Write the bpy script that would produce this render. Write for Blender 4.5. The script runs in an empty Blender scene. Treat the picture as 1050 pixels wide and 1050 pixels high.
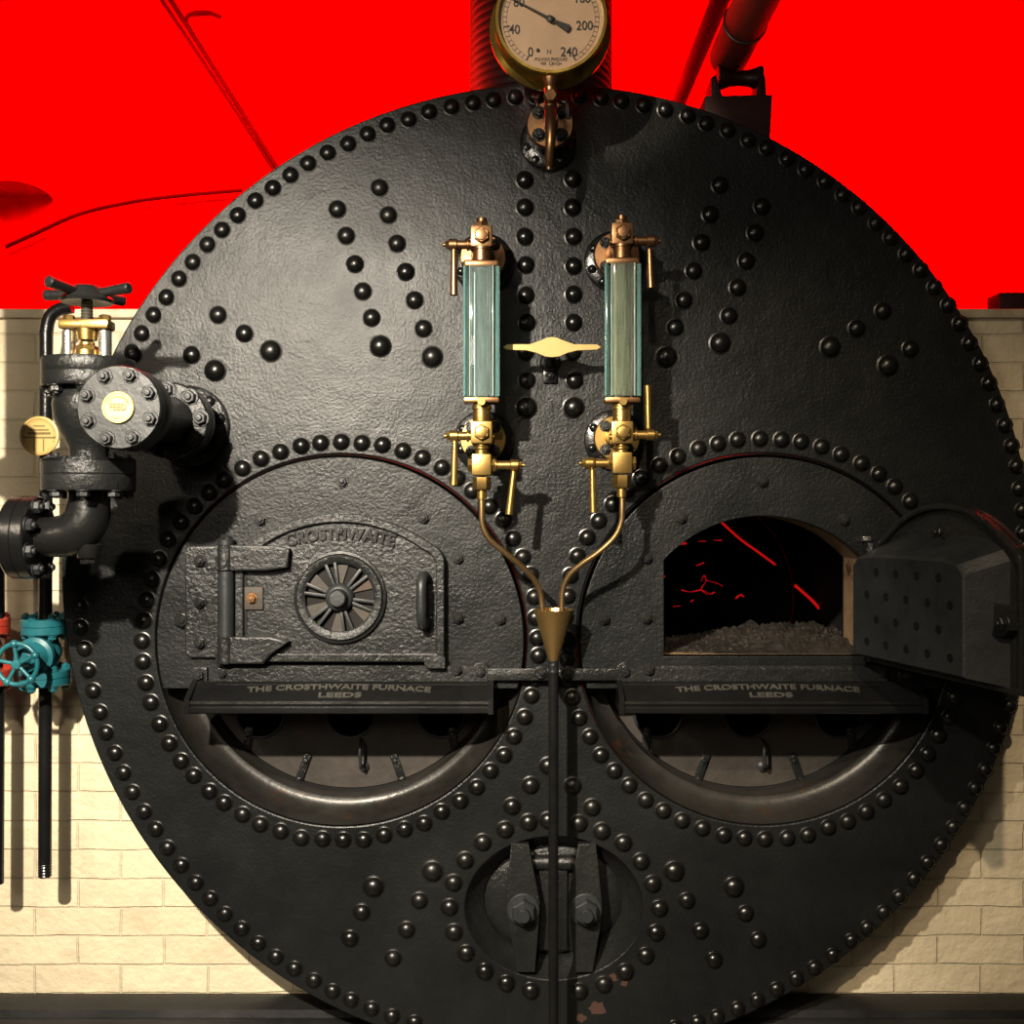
import bpy, bmesh, math, random
from mathutils import Vector, Matrix
random.seed(7)
pi = math.pi
S = 0.0024      # metres per photo pixel on the plane of the boiler front
D = 2.7         # camera distance to that plane
H = 1.55        # camera height
scn = bpy.context.scene
col = scn.collection

def K(d): return S*(1-d/D)
def W(px, py, d=0.0):
    k = K(d)
    return Vector(((px-525)*k, -d, H+(525-py)*k))
V = Vector

# ------------------------------------------------------------------ materials
def mat_base(name):
    m = bpy.data.materials.new(name); m.use_nodes = True
    nt = m.node_tree; b = nt.nodes['Principled BSDF']
    return m, nt, b
def noise(nt, scale, detail=4, rough=.55, vec=None):
    n = nt.nodes.new('ShaderNodeTexNoise'); n.inputs['Scale'].default_value = scale
    n.inputs['Detail'].default_value = detail; n.inputs['Roughness'].default_value = rough
    if vec: nt.links.new(vec, n.inputs['Vector'])
    return n
def ramp(nt, fac, stops):
    r = nt.nodes.new('ShaderNodeValToRGB'); e = r.color_ramp.elements
    while len(e) > len(stops): e.remove(e[-1])
    while len(e) < len(stops): e.new(1)
    for q, (p, c) in zip(e, stops):
        q.position = p; q.color = (c[0], c[1], c[2], 1) if not isinstance(c, (int, float)) else (c, c, c, 1)
    nt.links.new(fac, r.inputs['Fac']); return r
def coords(nt):
    # world position: same texture scale on every object
    g = nt.nodes.new('ShaderNodeNewGeometry'); return g.outputs['Position']
def bump(nt, b, h, strength, dist, prev=None):
    n = nt.nodes.new('ShaderNodeBump'); n.inputs['Strength'].default_value = strength
    n.inputs['Distance'].default_value = dist
    nt.links.new(h, n.inputs['Height'])
    if prev: nt.links.new(prev.outputs['Normal'], n.inputs['Normal'])
    nt.links.new(n.outputs['Normal'], b.inputs['Normal']); return n

def paint(name, dark, light, r0=.3, r1=.5, bs=70, bstr=.35, rust=0, spec=.5, metal=0.0, bdist=.002, coat=0):
    m, nt, b = mat_base(name); p = coords(nt)
    n1 = noise(nt, 3.2, 6, .6, p)
    n2 = noise(nt, 28, 5, .6, p)
    mx = nt.nodes.new('ShaderNodeMath'); mx.operation = 'MULTIPLY_ADD'
    nt.links.new(n1.outputs['Fac'], mx.inputs[0]); mx.inputs[1].default_value = .7
    m2 = nt.nodes.new('ShaderNodeMath'); m2.operation = 'MULTIPLY'; nt.links.new(n2.outputs['Fac'], m2.inputs[0]); m2.inputs[1].default_value = .3
    nt.links.new(m2.outputs[0], mx.inputs[2])
    c = ramp(nt, mx.outputs[0], [(.35, dark), (.65, light)])
    out = c.outputs['Color']
    if rust:
        n3 = noise(nt, 9, 8, .7, p)
        f = ramp(nt, n3.outputs['Fac'], [(.62-rust*.1, 0), (.70-rust*.1, 1)])
        mi = nt.nodes.new('ShaderNodeMix'); mi.data_type = 'RGBA'
        nt.links.new(f.outputs['Color'], mi.inputs['Factor'])
        nt.links.new(out, mi.inputs['A']); mi.inputs['B'].default_value = (.055, .030, .017, 1)
        out = mi.outputs['Result']
    nt.links.new(out, b.inputs['Base Color'])
    rr = ramp(nt, n1.outputs['Fac'], [(.35, r0), (.65, r1)])
    nt.links.new(rr.outputs['Color'], b.inputs['Roughness'])
    b.inputs['Specular IOR Level'].default_value = spec
    b.inputs['Metallic'].default_value = metal
    b.inputs['Coat Weight'].default_value = coat; b.inputs['Coat Roughness'].default_value = .25
    n4 = noise(nt, bs, 5, .62, p); n5 = noise(nt, bs*.12, 3, .5, p)
    b1 = bump(nt, b, n5.outputs['Fac'], bstr*.5, bdist*3.2)
    bump(nt, b, n4.outputs['Fac'], bstr, bdist, b1)
    return m

M = {}
M['plate'] = paint('black_plate_paint', (.0070,.0078,.0078), (.0122,.0131,.0129), .27, .40, 130, .55, bdist=.0026, spec=.30)
M['casting'] = paint('casting_paint', (.0070,.0078,.0078), (.0130,.0140,.0136), .27, .42, 120, .6, bdist=.0028, spec=.30)
M['plate_low'] = M['plate']
M['iron'] = paint('black_cast_iron', (.0085,.0090,.0088), (.018,.0185,.018), .22, .36, 100, .7, bdist=.0035, spec=.42)
M['gloss'] = paint('gloss_black_paint', (.005,.005,.005), (.010,.010,.010), .16, .28, 120, .35, bdist=.002, spec=.5)
M['rivet'] = paint('rivet_paint', (.004,.0038,.0035), (.008,.0076,.007), .24, .38, 160, .25, bdist=.0014, spec=.5)
M['greyiron'] = paint('grey_iron_paint', (.012,.0135,.0145), (.027,.029,.030), .34, .5, 140, .45, bdist=.0015)
M['letters'] = paint('worn_lettering', (.06,.058,.052), (.12,.115,.10), .22, .34, 120, .1, bdist=.001, metal=.4)  # paler metal: highlights on the letter edges put into the colour
M['nut'] = paint('bolt_paint', (.010,.010,.010), (.022,.022,.021), .22, .34, 120, .1, bdist=.001)
M['flue'] = paint('worn_flue_iron', (.015,.014,.012), (.042,.039,.034), .30, .45, 60, .4, rust=.05, bdist=.002, metal=.3)
M['ash'] = paint('ashpit_sheet', (.022,.018,.015), (.055,.046,.037), .5, .7, 40, .5, rust=.6, bdist=.003)
M['rust'] = paint('rusty_lining', (.16,.10,.055), (.34,.23,.13), .6, .8, 50, .5, rust=.3, bdist=.003)
M['soot'] = paint('soot', (.004,.0035,.003), (.010,.008,.007), .7, .9, 40, .5)
M['thread'] = paint('steel_thread', (.08,.075,.065), (.16,.15,.13), .3, .5, 80, .3, metal=.8)

def metalmat(name, c1, c2, r0=.2, r1=.38, bs=60, bstr=.12):
    m, nt, b = mat_base(name); p = coords(nt)
    n1 = noise(nt, 22, 6, .65, p)
    c = ramp(nt, n1.outputs['Fac'], [(.3, c1), (.68, c2)])
    nt.links.new(c.outputs['Color'], b.inputs['Base Color'])
    rr = ramp(nt, n1.outputs['Fac'], [(.3, r1), (.7, r0)]); nt.links.new(rr.outputs['Color'], b.inputs['Roughness'])
    b.inputs['Metallic'].default_value = .92
    n2 = noise(nt, bs, 4, .6, p); bump(nt, b, n2.outputs['Fac'], bstr, .002)
    return m
M['brass'] = metalmat('aged_brass', (.23,.14,.04), (.55,.375,.13), .24, .42)
M['bronze'] = metalmat('reddish_bronze', (.15,.075,.035), (.40,.225,.11), .27, .45)
M['bezel'] = metalmat('gauge_bezel_brass', (.30,.19,.04), (.62,.43,.10), .14, .26, 30, .04)
M['copperpipe'] = metalmat('tarnished_pipe', (.20,.13,.06), (.42,.28,.13), .3, .45)
M['funnel'] = metalmat('funnel_brass', (.30,.19,.07), (.62,.42,.17), .3, .48)
M['steel'] = metalmat('bright_steel', (.38,.37,.34), (.70,.68,.64), .2, .34)

def plain(name, c, rough=.5, metal=0, emit=None, es=0, spec=.5):
    m, nt, b = mat_base(name)
    p = coords(nt); n = noise(nt, 12, 5, .6, p)
    lo = tuple(x*.82 for x in c); r = ramp(nt, n.outputs['Fac'], [(.3, lo), (.7, c)])
    nt.links.new(r.outputs['Color'], b.inputs['Base Color'])
    b.inputs['Roughness'].default_value = rough; b.inputs['Metallic'].default_value = metal
    b.inputs['Specular IOR Level'].default_value = spec
    if emit: b.inputs['Emission Color'].default_value = (*emit, 1); b.inputs['Emission Strength'].default_value = es
    return m
M['dial'] = plain('cream_dial', (.36,.25,.165), .35)
M['ink'] = plain('black_ink', (.012,.010,.008), .5)
M['brassmat'] = plain('yellow_brass_disc', (.60,.48,.17), .42, .3)
M['tag'] = plain('brass_tag', (.50,.34,.12), .45, .3)
M['tagdark'] = plain('engraving', (.16,.11,.04), .6, .2)
M['pointer'] = plain('flat_brass_pointer', (.42,.30,.115), .45, .45)
M['teal'] = paint('teal_enamel', (.007,.070,.09), (.024,.16,.18), .3, .45, 60, .2)
M['redenamel'] = paint('red_enamel', (.24,.022,.012), (.40,.045,.025), .3, .45, 60, .2)
M['redwall'] = plain('red_wall', (1.0,.0,.0), .9, spec=0.0)  # red light on the rear wall put into its base colour
M['redline'] = plain('dark_red_conduit', (.11,0,0), .8, spec=0)
M['redshade'] = plain('red_lamp_shade', (.95,0,0), .8, spec=0)
M['redpipe'] = plain('crimson_pipe', (.55,.0,.02), .6, spec=.2)  # red light falling on this pipe put into its colour
M['reddark'] = plain('dark_red_steel', (.035,.004,.003), .6)
M['blackred'] = plain('black_roller', (.03,.006,.004), .4)
M['tan'] = plain('tan_pipe', (.22,.07,.045), .5)
M['ember'] = plain('glowing_ember', (.3,.01,.0), .8, emit=(1,.012,.012), es=.42)  # for the embers and for the streaks of red light
M['ropeduct'] = plain('ribbed_duct', (.035,.008,.007), .55)
M['whitecore'] = plain('white_reflector', (.55,.58,.50), .5)

def glassmat(name, tint, rough, trans):
    m, nt, b = mat_base(name)
    p = coords(nt)
    mp = nt.nodes.new('ShaderNodeMapping'); mp.inputs['Scale'].default_value = (1,1,.08); nt.links.new(p, mp.inputs['Vector'])
    n = noise(nt, 170, 3, .5, mp.outputs['Vector'])
    c = ramp(nt, n.outputs['Fac'], [(.3, tuple(x*.65 for x in tint)), (.7, tint)])
    nt.links.new(c.outputs['Color'], b.inputs['Base Color'])
    b.inputs['Roughness'].default_value = rough
    b.inputs['Transmission Weight'].default_value = trans
    b.inputs['IOR'].default_value = 1.3
    return m
M['glass'] = glassmat('blue_green_glass', (.80,.97,.96), .06, .9)
M['glass2'] = glassmat('olive_green_glass', (.86,.92,.76), .06, .92)
M['edgeglass'] = glassmat('teal_glass_edge', (.50,.85,.82), .12, .8)
M['tube'] = glassmat('gauge_glass_tube', (.85,.92,.82), .1, .55)

# brick wall
def brickmat():
    m, nt, b = mat_base('cream_painted_brick'); p = coords(nt)
    sp = nt.nodes.new('ShaderNodeSeparateXYZ'); nt.links.new(p, sp.inputs[0])
    cb = nt.nodes.new('ShaderNodeCombineXYZ'); nt.links.new(sp.outputs['X'], cb.inputs['X']); nt.links.new(sp.outputs['Z'], cb.inputs['Y'])
    # wobble
    wn = noise(nt, 4.5, 4, .6, p); wm = nt.nodes.new('ShaderNodeVectorMath'); wm.operation = 'MULTIPLY_ADD'
    nt.links.new(wn.outputs['Color'], wm.inputs[0]); wm.inputs[1].default_value = (.020,.018,0); nt.links.new(cb.outputs[0], wm.inputs[2])
    br = nt.nodes.new('ShaderNodeTexBrick'); nt.links.new(wm.outputs[0], br.inputs['Vector'])
    br.inputs['Scale'].default_value = 1; br.inputs['Brick Width'].default_value = .225; br.inputs['Row Height'].default_value = .075
    br.inputs['Mortar Size'].default_value = .0035; br.inputs['Mortar Smooth'].default_value = .5
    br.inputs['Color1'].default_value = (.72,.63,.45,1); br.inputs['Color2'].default_value = (.66,.56,.39,1); br.inputs['Mortar'].default_value = (.62,.53,.37,1)
    n = noise(nt, 5, 6, .6, p); r = ramp(nt, n.outputs['Fac'], [(.3, .82), (.7, 1.0)])
    mi = nt.nodes.new('ShaderNodeMix'); mi.data_type = 'RGBA'; mi.blend_type = 'MULTIPLY'; mi.inputs['Factor'].default_value = 1
    nt.links.new(br.outputs['Color'], mi.inputs['A']); nt.links.new(r.outputs['Color'], mi.inputs['B'])
    nt.links.new(mi.outputs['Result'], b.inputs['Base Color']); b.inputs['Roughness'].default_value = .55
    inv = nt.nodes.new('ShaderNodeMath'); inv.operation = 'SUBTRACT'; inv.inputs[0].default_value = 1; nt.links.new(br.outputs['Fac'], inv.inputs[1])
    n2 = noise(nt, 30, 6, .65, p)
    n3 = noise(nt, 9, 4, .6, p); b0 = bump(nt, b, n3.outputs['Fac'], .5, .02)
    b1 = bump(nt, b, n2.outputs['Fac'], .55, .008, b0)
    bump(nt, b, inv.outputs[0], .7, .006, b1)
    return m
M['brick'] = brickmat()
M['coping'] = paint('cream_coping', (.42,.34,.22), (.72,.63,.46), .5, .7, 30, .5, bdist=.004)
M['floor'] = paint('dark_floor', (.05,.045,.04), (.09,.08,.07), .4, .6, 20, .3)
M['skirt'] = paint('black_plinth', (.008,.008,.008), (.018,.017,.016), .3, .5, 60, .3)

# ------------------------------------------------------------------ mesh builder
WM = {}
def frame_to(axis):
    a = V(axis).normalized()
    up = V((0,0,1)) if abs(a.z) < .9 else V((1,0,0))
    x = up.cross(a).normalized(); y = a.cross(x)
    return Matrix((x, y, a)).transposed()

class MB:
    def __init__(s): s.bm = bmesh.new()
    def lathe(s, prof, c, axis=(0,-1,0), seg=32, caps=True):
        R = frame_to(axis); c = V(c); rings = []
        for r, t in prof:
            if r < 1e-6: rings.append([s.bm.verts.new(c + R @ V((0,0,t)))])
            else: rings.append([s.bm.verts.new(c + R @ V((r*math.cos(2*pi*i/seg), r*math.sin(2*pi*i/seg), t))) for i in range(seg)])
        for A, B in zip(rings, rings[1:]):
            if len(A) == 1 and len(B) == 1: continue
            for i in range(seg):
                j = (i+1) % seg
                if len(A) == 1: s.bm.faces.new((A[0], B[i], B[j]))
                elif len(B) == 1: s.bm.faces.new((A[i], B[0], A[j]))
                else: s.bm.faces.new((A[i], B[i], B[j], A[j]))
        if caps:
            for Rg in (rings[0], rings[-1]):
                if len(Rg) > 2: s.bm.faces.new(Rg)
        return s
    def cyl(s, p0, p1, r0, r1=None, seg=20, bev=.0008):
        p0 = V(p0); p1 = V(p1); L = (p1-p0).length; r1 = r0 if r1 is None else r1; b = min(bev, L*.3, r0*.4)
        return s.lathe([(r0-b,0),(r0,b),(r1,L-b),(r1-b,L)], p0, p1-p0, seg)
    def tube(s, pts, r, seg=14, sub=8, smooth=True):
        P = [V(p) for p in pts]
        if smooth and len(P) > 2:
            Q = []
            E = [P[0]*2-P[1]] + P + [P[-1]*2-P[-2]]
            for i in range(1, len(E)-2):
                a, b, c, d = E[i-1], E[i], E[i+1], E[i+2]
                for k in range(sub):
                    t = k/sub
                    Q.append(.5*((2*b)+(-a+c)*t+(2*a-5*b+4*c-d)*t*t+(-a+3*b-3*c+d)*t**3))
            Q.append(P[-1]); P = Q
        rr = r if callable(r) else (lambda t: r)
        T = [(P[min(i+1, len(P)-1)]-P[max(i-1,0)]).normalized() for i in range(len(P))]
        R = frame_to(T[0]); x = R.col[0].copy(); rings = []
        for i, (p, t) in enumerate(zip(P, T)):
            x = (x - t*x.dot(t)).normalized(); y = t.cross(x); q = rr(i/(len(P)-1))
            rings.append([s.bm.verts.new(p + x*q*math.cos(2*pi*k/seg) + y*q*math.sin(2*pi*k/seg)) for k in range(seg)])
        for A, B in zip(rings, rings[1:]):
            for i in range(seg):
                j = (i+1) % seg; s.bm.faces.new((A[i], A[j], B[j], B[i]))
        s.bm.faces.new(rings[0]); s.bm.faces.new(rings[-1]); return s
    def box(s, c, size, bev=.002, rot=None):
        m = Matrix.Translation(V(c)) @ (rot.to_4x4() if rot else Matrix()) @ Matrix.Diagonal((*size, 1))
        t = bmesh.new(); bmesh.ops.create_cube(t, size=1, matrix=m)
        if bev: bmesh.ops.bevel(t, geom=t.edges[:], offset=min(bev, min(size)*.3), segments=2, affect='EDGES', profile=.6)
        s.join(t); return s
    def join(s, t, m=None):
        me = bpy.data.meshes.new('tmp'); t.to_mesh(me); t.free()
        if m: me.transform(m)
        s.bm.from_mesh(me); bpy.data.meshes.remove(me); return s
    def prism(s, poly, y0, y1, bev=.002):
        """poly of (x,z) extruded from y0 (front) to y1 (back)"""
        t = bmesh.new()
        A = [t.verts.new((x, y0, z)) for x, z in poly]; B = [t.verts.new((x, y1, z)) for x, z in poly]
        n = len(A); t.faces.new(A); t.faces.new(B)
        fe = []
        for i in range(n): t.faces.new((A[i], A[(i+1)%n], B[(i+1)%n], B[i]))
        bmesh.ops.recalc_face_normals(t, faces=t.faces[:])
        if bev:
            E = [e for e in t.edges if e.verts[0] in A and e.verts[1] in A]
            bmesh.ops.bevel(t, geom=E, offset=bev, segments=2, affect='EDGES', profile=.6, clamp_overlap=True)
        s.join(t); return s
    def xprism(s, prof, x0, x1, bev=0):
        """profile of (y,z) extruded along x"""
        A = [s.bm.verts.new((x0, y, z)) for y, z in prof]; B = [s.bm.verts.new((x1, y, z)) for y, z in prof]
        n = len(A); s.bm.faces.new(A); s.bm.faces.new(B)
        for i in range(n): s.bm.faces.new((A[i], A[(i+1)%n], B[(i+1)%n], B[i]))
        return s
    def ball(s, c, r, scale=(1,1,1), seg=16):
        m = Matrix.Translation(V(c)) @ Matrix.Diagonal((*[q*r for q in scale], 1))
        bmesh.ops.create_uvsphere(s.bm, u_segments=seg, v_segments=seg//2+2, radius=1, matrix=m); return s
    def torus(s, c, R, r, axis=(0,-1,0), seg=40, sg=10, sx=1, sz=1):
        F = frame_to(axis); c = V(c); rings = []
        for i in range(seg):
            a = 2*pi*i/seg
            rings.append([s.bm.verts.new(c + F @ V(((R+r*math.cos(b))*math.cos(a)*sx, (R+r*math.cos(b))*math.sin(a)*sz, r*math.sin(b)))) for b in [2*pi*k/sg for k in range(sg)]])
        for i in range(seg):
            A, B = rings[i], rings[(i+1)%seg]
            for k in range(sg): s.bm.faces.new((A[k], B[k], B[(k+1)%sg], A[(k+1)%sg]))
        return s
    def hex(s, c, r, h, axis=(0,-1,0), rot=0, n=6):
        F = frame_to(axis) @ Matrix.Rotation(rot, 3, 'Z'); c = V(c); rings = []
        for rr, t in ((r,0),(r,h*.85),(r*.86,h)):
            rings.append([s.bm.verts.new(c + F @ V((rr*math.cos(2*pi*i/n), rr*math.sin(2*pi*i/n), t))) for i in range(n)])
        for A, B in zip(rings, rings[1:]):
            for i in range(n): s.bm.faces.new((A[i], A[(i+1)%n], B[(i+1)%n], B[i]))
        s.bm.faces.new(rings[0]); s.bm.faces.new(rings[-1]); return s
    def nut(s, c, r, axis=(0,-1,0), stud=1.0, washer=True, rot=None):
        a = V(axis).normalized(); c = V(c)
        if washer: s.lathe([(r*1.3,0),(r*1.3,r*.12),(r*1.22,r*.2)], c, a, 20)
        s.hex(c + a*r*.18, r, r*.85, a, random.random() if rot is None else rot)
        if stud: s.lathe([(r*.52,r*.9),(r*.52,r*(1.0+.45*stud)),(r*.4,r*(1.12+.45*stud)),(0,r*(1.15+.45*stud))], c, a, 14)
        return s
    def flat(s, loops, y0, y1, bev=0.0, res=1):
        """2D outline with holes, loops of (x,z); front y0, back y1"""
        cu = bpy.data.curves.new('c', 'CURVE'); cu.dimensions = '2D'; cu.fill_mode = 'BOTH'
        for L in loops:
            sp = cu.splines.new('POLY'); sp.points.add(len(L)-1); sp.use_cyclic_u = True
            for q, (x, z) in zip(sp.points, L): q.co = (x, z, 0, 1)
        th = abs(y1-y0); cu.extrude = th/2-bev; cu.bevel_depth = bev; cu.bevel_resolution = 1 if bev else 0
        if bev: cu.offset = -bev
        me = curve_mesh(cu)
        me.transform(Matrix.Translation((0, (y0+y1)/2, 0)) @ Matrix.Rotation(pi/2, 4, 'X'))
        s.bm.from_mesh(me); bpy.data.meshes.remove(me); return s
    def text(s, txt, c, size, ext=.0015, bevel=0.0, arc=None, width=None, mat4=None, sx=1.0, bold=0.0, spacing=1.0):
        """raised lettering facing -y; arc=radius bends it about a centre below the text (positive = arch up)"""
        cu = bpy.data.curves.new('t', 'FONT'); cu.body = txt; cu.size = size; cu.align_x = 'CENTER'; cu.align_y = 'CENTER'
        cu.extrude = ext; cu.bevel_depth = bevel; cu.offset = bold; cu.space_character = spacing; cu.resolution_u = 4
        me = curve_mesh(cu)
        xs = [v.co.x for v in me.vertices]; w = max(xs)-min(xs)
        k = (width/w) if width else sx
        for v in me.vertices:
            x = v.co.x*k; y = v.co.y
            if arc:
                a = x/arc; x, y = (arc+y)*math.sin(a), (arc+y)*math.cos(a)-arc
            v.co.x, v.co.y = x, y
        me.transform(Matrix.Translation(V(c)) @ (mat4 or Matrix()) @ Matrix.Rotation(pi/2, 4, 'X'))
        s.bm.from_mesh(me); bpy.data.meshes.remove(me); return s
    def build(s, name, mat, parent=None, local=False, angle=38, loc=None, smooth=True):
        bmesh.ops.remove_doubles(s.bm, verts=s.bm.verts[:], dist=1e-6)
        bmesh.ops.recalc_face_normals(s.bm, faces=s.bm.faces[:])
        me = bpy.data.meshes.new(name); s.bm.to_mesh(me); s.bm.free()
        o = bpy.data.objects.new(name, me); col.objects.link(o)
        me.materials.append(M[mat] if isinstance(mat, str) else mat)
        P = WM.get(parent, Matrix()) if parent else Matrix()
        if local: WM[o] = P.copy()
        else:
            if loc is not None:   # own origin
                T = Matrix.Translation(V(loc)); me.transform(T.inverted()); o.matrix_basis = P.inverted() @ T; WM[o] = T
            else: me.transform(P.inverted()); WM[o] = P.copy()
        if parent: o.parent = parent
        if smooth:
            me.polygons.foreach_set('use_smooth', [True]*len(me.polygons)); me.set_sharp_from_angle(angle=math.radians(angle))
            for p in me.polygons:
                if abs(p.normal.y) > .9999 and len(p.vertices) != 4: p.use_smooth = False
        return o
def curve_mesh(cu):
    o = bpy.data.objects.new('tmpc', cu); col.objects.link(o)
    dg = bpy.context.evaluated_depsgraph_get(); dg.update()
    me = bpy.data.meshes.new_from_object(o.evaluated_get(dg)); bpy.data.objects.remove(o); bpy.data.curves.remove(cu)
    return me
def empty(name, loc, label, cat, group=None):
    o = bpy.data.objects.new(name, None); col.objects.link(o); o.location = loc; o.empty_display_size = .05
    WM[o] = Matrix.Translation(V(loc)); tag(o, label, cat, group); return o
def tag(o, label=None, cat=None, group=None, kind=None):
    if label: o['label'] = label
    if cat: o['category'] = cat
    if group: o['group'] = group
    if kind: o['kind'] = kind
    return o
def circ(cx, cz, r, n=96, rz=None, a0=0):
    rz = r if rz is None else rz
    return [(cx+r*math.cos(a0+2*pi*i/n), cz+rz*math.sin(a0+2*pi*i/n)) for i in range(n)]
def copies(o, spots, label=None, group=None):
    """copies of a childless part at local locations (with scale)"""
    out = []
    for p, sc in spots:
        c = o.copy(); col.objects.link(c); c.location = p; c.scale = (sc, sc, sc); out.append(c)
    return out
def xz(px, py):  # real x,z on the plate plane
    v = W(px, py, 0); return (v.x, v.z)

# ------------------------------------------------------------------ setting
BC = (562, 585); BR = 499
cx, cz = xz(*BC)
wallY = .17
zt = W(0, 327, -wallY).z
# brick wall with a notch for the boiler shell
rs = (BR-9)*S
a_t = math.asin((zt-cz)/rs)
arc = [(cx+rs*math.cos(a), cz+rs*math.sin(a)) for a in [a_t - (a_t*2+pi)*i/120 for i in range(121)]]
MB().flat([[(-3.6,0)]+[(3.6,0),(3.6,zt)]+arc+[(-3.6,zt)]], wallY, wallY+.22).build('wall_back', 'brick', smooth=False)['kind'] = 'structure'
for nm, x0, x1 in (('trim_1', -3.6, cx-rs*math.cos(a_t)-.001), ('trim_2', cx+rs*math.cos(a_t)+.001, 3.6)):
    MB().box(((x0+x1)/2, wallY+.105, zt+.012), (x1-x0, .245, .024), .006).build(nm, 'coping')['kind'] = 'structure'
# plinth at the bottom of the wall, either side of the boiler
zp = W(0, 1031, -.1).z
for nm, x0, x1 in (('baseboard_left', -3.6, xz(385,0)[0]), ('baseboard_right', xz(725,0)[0], 3.6)):
    b = MB().xprism([(wallY-.08,0),(wallY-.08,zp-.045),(wallY-.07,zp-.038),(wallY-.06,zp-.036),(wallY-.055,zp-.018),(wallY-.045,zp-.014),(wallY-.02,zp),(wallY,zp),(wallY,0)], x0, x1)
    b.build(nm, 'skirt')['kind'] = 'structure'
MB().box((0, -.2, -.05), (7.2, 7.4, .1), 0).build('floor', 'floor', smooth=False)['kind'] = 'structure'
MB().box((0, 2.95, 2.6), (9, .1, 5.6), 0).build('wall_rear', 'redwall', smooth=False)['kind'] = 'structure'

# ------------------------------------------------------------------ BOILER
boiler = empty('boiler', (cx, 0, cz-BR*S), 'huge round black riveted boiler with two furnaces set in a cream brick wall', 'boiler')
LF = (350, 656.5); RF = (782, 655.5); FR = 191
MH = (568, 931)
lf = xz(*LF); rf = xz(*RF); mh = xz(*MH)
fr = FR*S
mhx, mhz = 91*S, 73*S
MB().flat([circ(cx, cz, BR*S, 256), circ(*lf, fr, 160), circ(*rf, fr, 160), circ(*mh, mhx, 96, mhz)], 0, .026, .004).build('front_plate', 'plate', boiler, angle=30)
MB().lathe([(rs-.02,.03),(rs-.02,2.3)], (cx,0,cz), (0,1,0), 128, caps=False).build('shell', 'soot', boiler)
# narrow butt strap seams on the plate (raised vertical joint at the top centre and below)
# flues
for c in (lf, rf):
    R = fr
    pr = [(R-.0005,.012),(R-.0015,.006),(R-.003,.003)]
    for i in range(1, 11):
        a = pi/2*i/10; pr.append((R-.003-.046*(1-math.cos(a)), .003+.085*math.sin(a)))
    pr += [(R-.052, .12), (R-.054, .125)]
    MB().lathe(pr, (c[0], 0, c[1]), (0,1,0), 128, caps=False).build('flue_mouth', 'flue', boiler)
    MB().lathe([(R-.054,.125),(R-.054,1.3)], (c[0],0,c[1]), (0,1,0), 96, caps=False).build('flue_lining', 'soot', boiler)
    MB().lathe([(0,0),(R-.055,0)], (c[0], 1.28, c[1]), (0,-1,0), 96, caps=False).build('flue_end', 'soot', boiler)
# ---- rivets
peri = [(136,361),(146,342),(158,323),(171,305),(184,286),(198,269),(213,251),(228,236),(244,221),(262,206),(280,193),(298,180),(316,168),(336,157),(357,148),(377,138),(397,129),(419,123),(440,115),(463,110),(485,106),(506,103),(528,100),(549,99),
 (594,99),(616,101),(637,104),(660,108),(682,113),(705,119),(724,127),(746,134),(767,144),(786,152),(807,163),(826,174),(846,186),(864,200),(881,213),(898,229),(913,244),(929,261),(944,277),(958,295),(972,313),(984,332),(994,352),(1005,373),(1014,393),(1022,415),(1030,436),(1037,457),(1042,478),(1045,501),(1048,523),(1049,546),
 (1035,724),(1026,746),(1019,767),(1010,789),(1000,808),(989,828),(977,848),(965,866),(951,884),(937,901),(922,919),(906,935),(889,951),(873,964),(854,979),(835,992),(816,1003),(796,1014),(776,1025),(756,1034),(735,1042),(715,1048),(692,1053),
 (82,621),(83,643),(87,665),(91,687),(96,708),(103,730),(109,751),(118,772),(127,792),(136,812),(148,832),(160,850),(172,869),(186,887),(201,905),(216,921),(231,937),(248,952),(265,967),(283,981),(302,993),(322,1005),(341,1016),(360,1025),(381,1034),(402,1042),(425,1048)]
# the hidden stretches follow the same circle
for a in range(0, 11):
    t = math.radians(178 - a*2.55); peri.append((562+479*math.cos(t)*1.0, 585-479*math.sin(t)))
for a in (3.0, 0.4, -2.2, -4.8, -7.4, -10, -12.6, ): 
    t = math.radians(a); peri.append((568+484*math.cos(t), 585-480*math.sin(t)))
lring = [(163,573),(156,594),(151,615),(148,636),(146,657),(147,678),(150,700),(155,720),(164,742),(174,762),(186,780),(199,795),(215,811),(230,823),(249,835),(267,845),(288,852),(309,859),(331,860),(352,861),(373,861),(394,856),(415,850),(435,844),(453,832),(472,821),(489,807),(503,790),(517,774),(527,755),(538,735),(545,713),(549,696),(552,672),(551,654),(549,633),(548,612),(544,589),(536,571),(526,552),(516,533),(502,519),(484,503),(469,490),(453,479),(433,469),(413,462),(392,456),(371,454),(350,453),(329,454),(309,457),(288,463),(268,470),(249,480),(230,492),(215,505),(200,519),(186,535),(173,553)]
rring = [(581,675),(580,654),(580,632),(582,611),(585,590),(592,570),(602,551),(614,534),(628,517),(643,502),(657,490),(676,477),(695,468),(716,460),(736,455),(756,451),(779,450),(801,451),(821,453),(842,458),(862,466),(883,475),(901,486),(917,499),(933,514),(946,530),(957,547),(968,566),(976,586),(981,607),(984,628),(985,650),(984,672),(983,694),(979,715),(973,735),(962,754),(951,773),(939,790),(923,806),(906,820),(888,832),(869,842),(849,848),(828,856),(807,859),(784,860),(763,859),(742,856),(720,849),(699,841),(680,831),(662,820),(645,805),(630,790),(616,774),(605,755),(594,736),(587,715),(583,697)]
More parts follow.
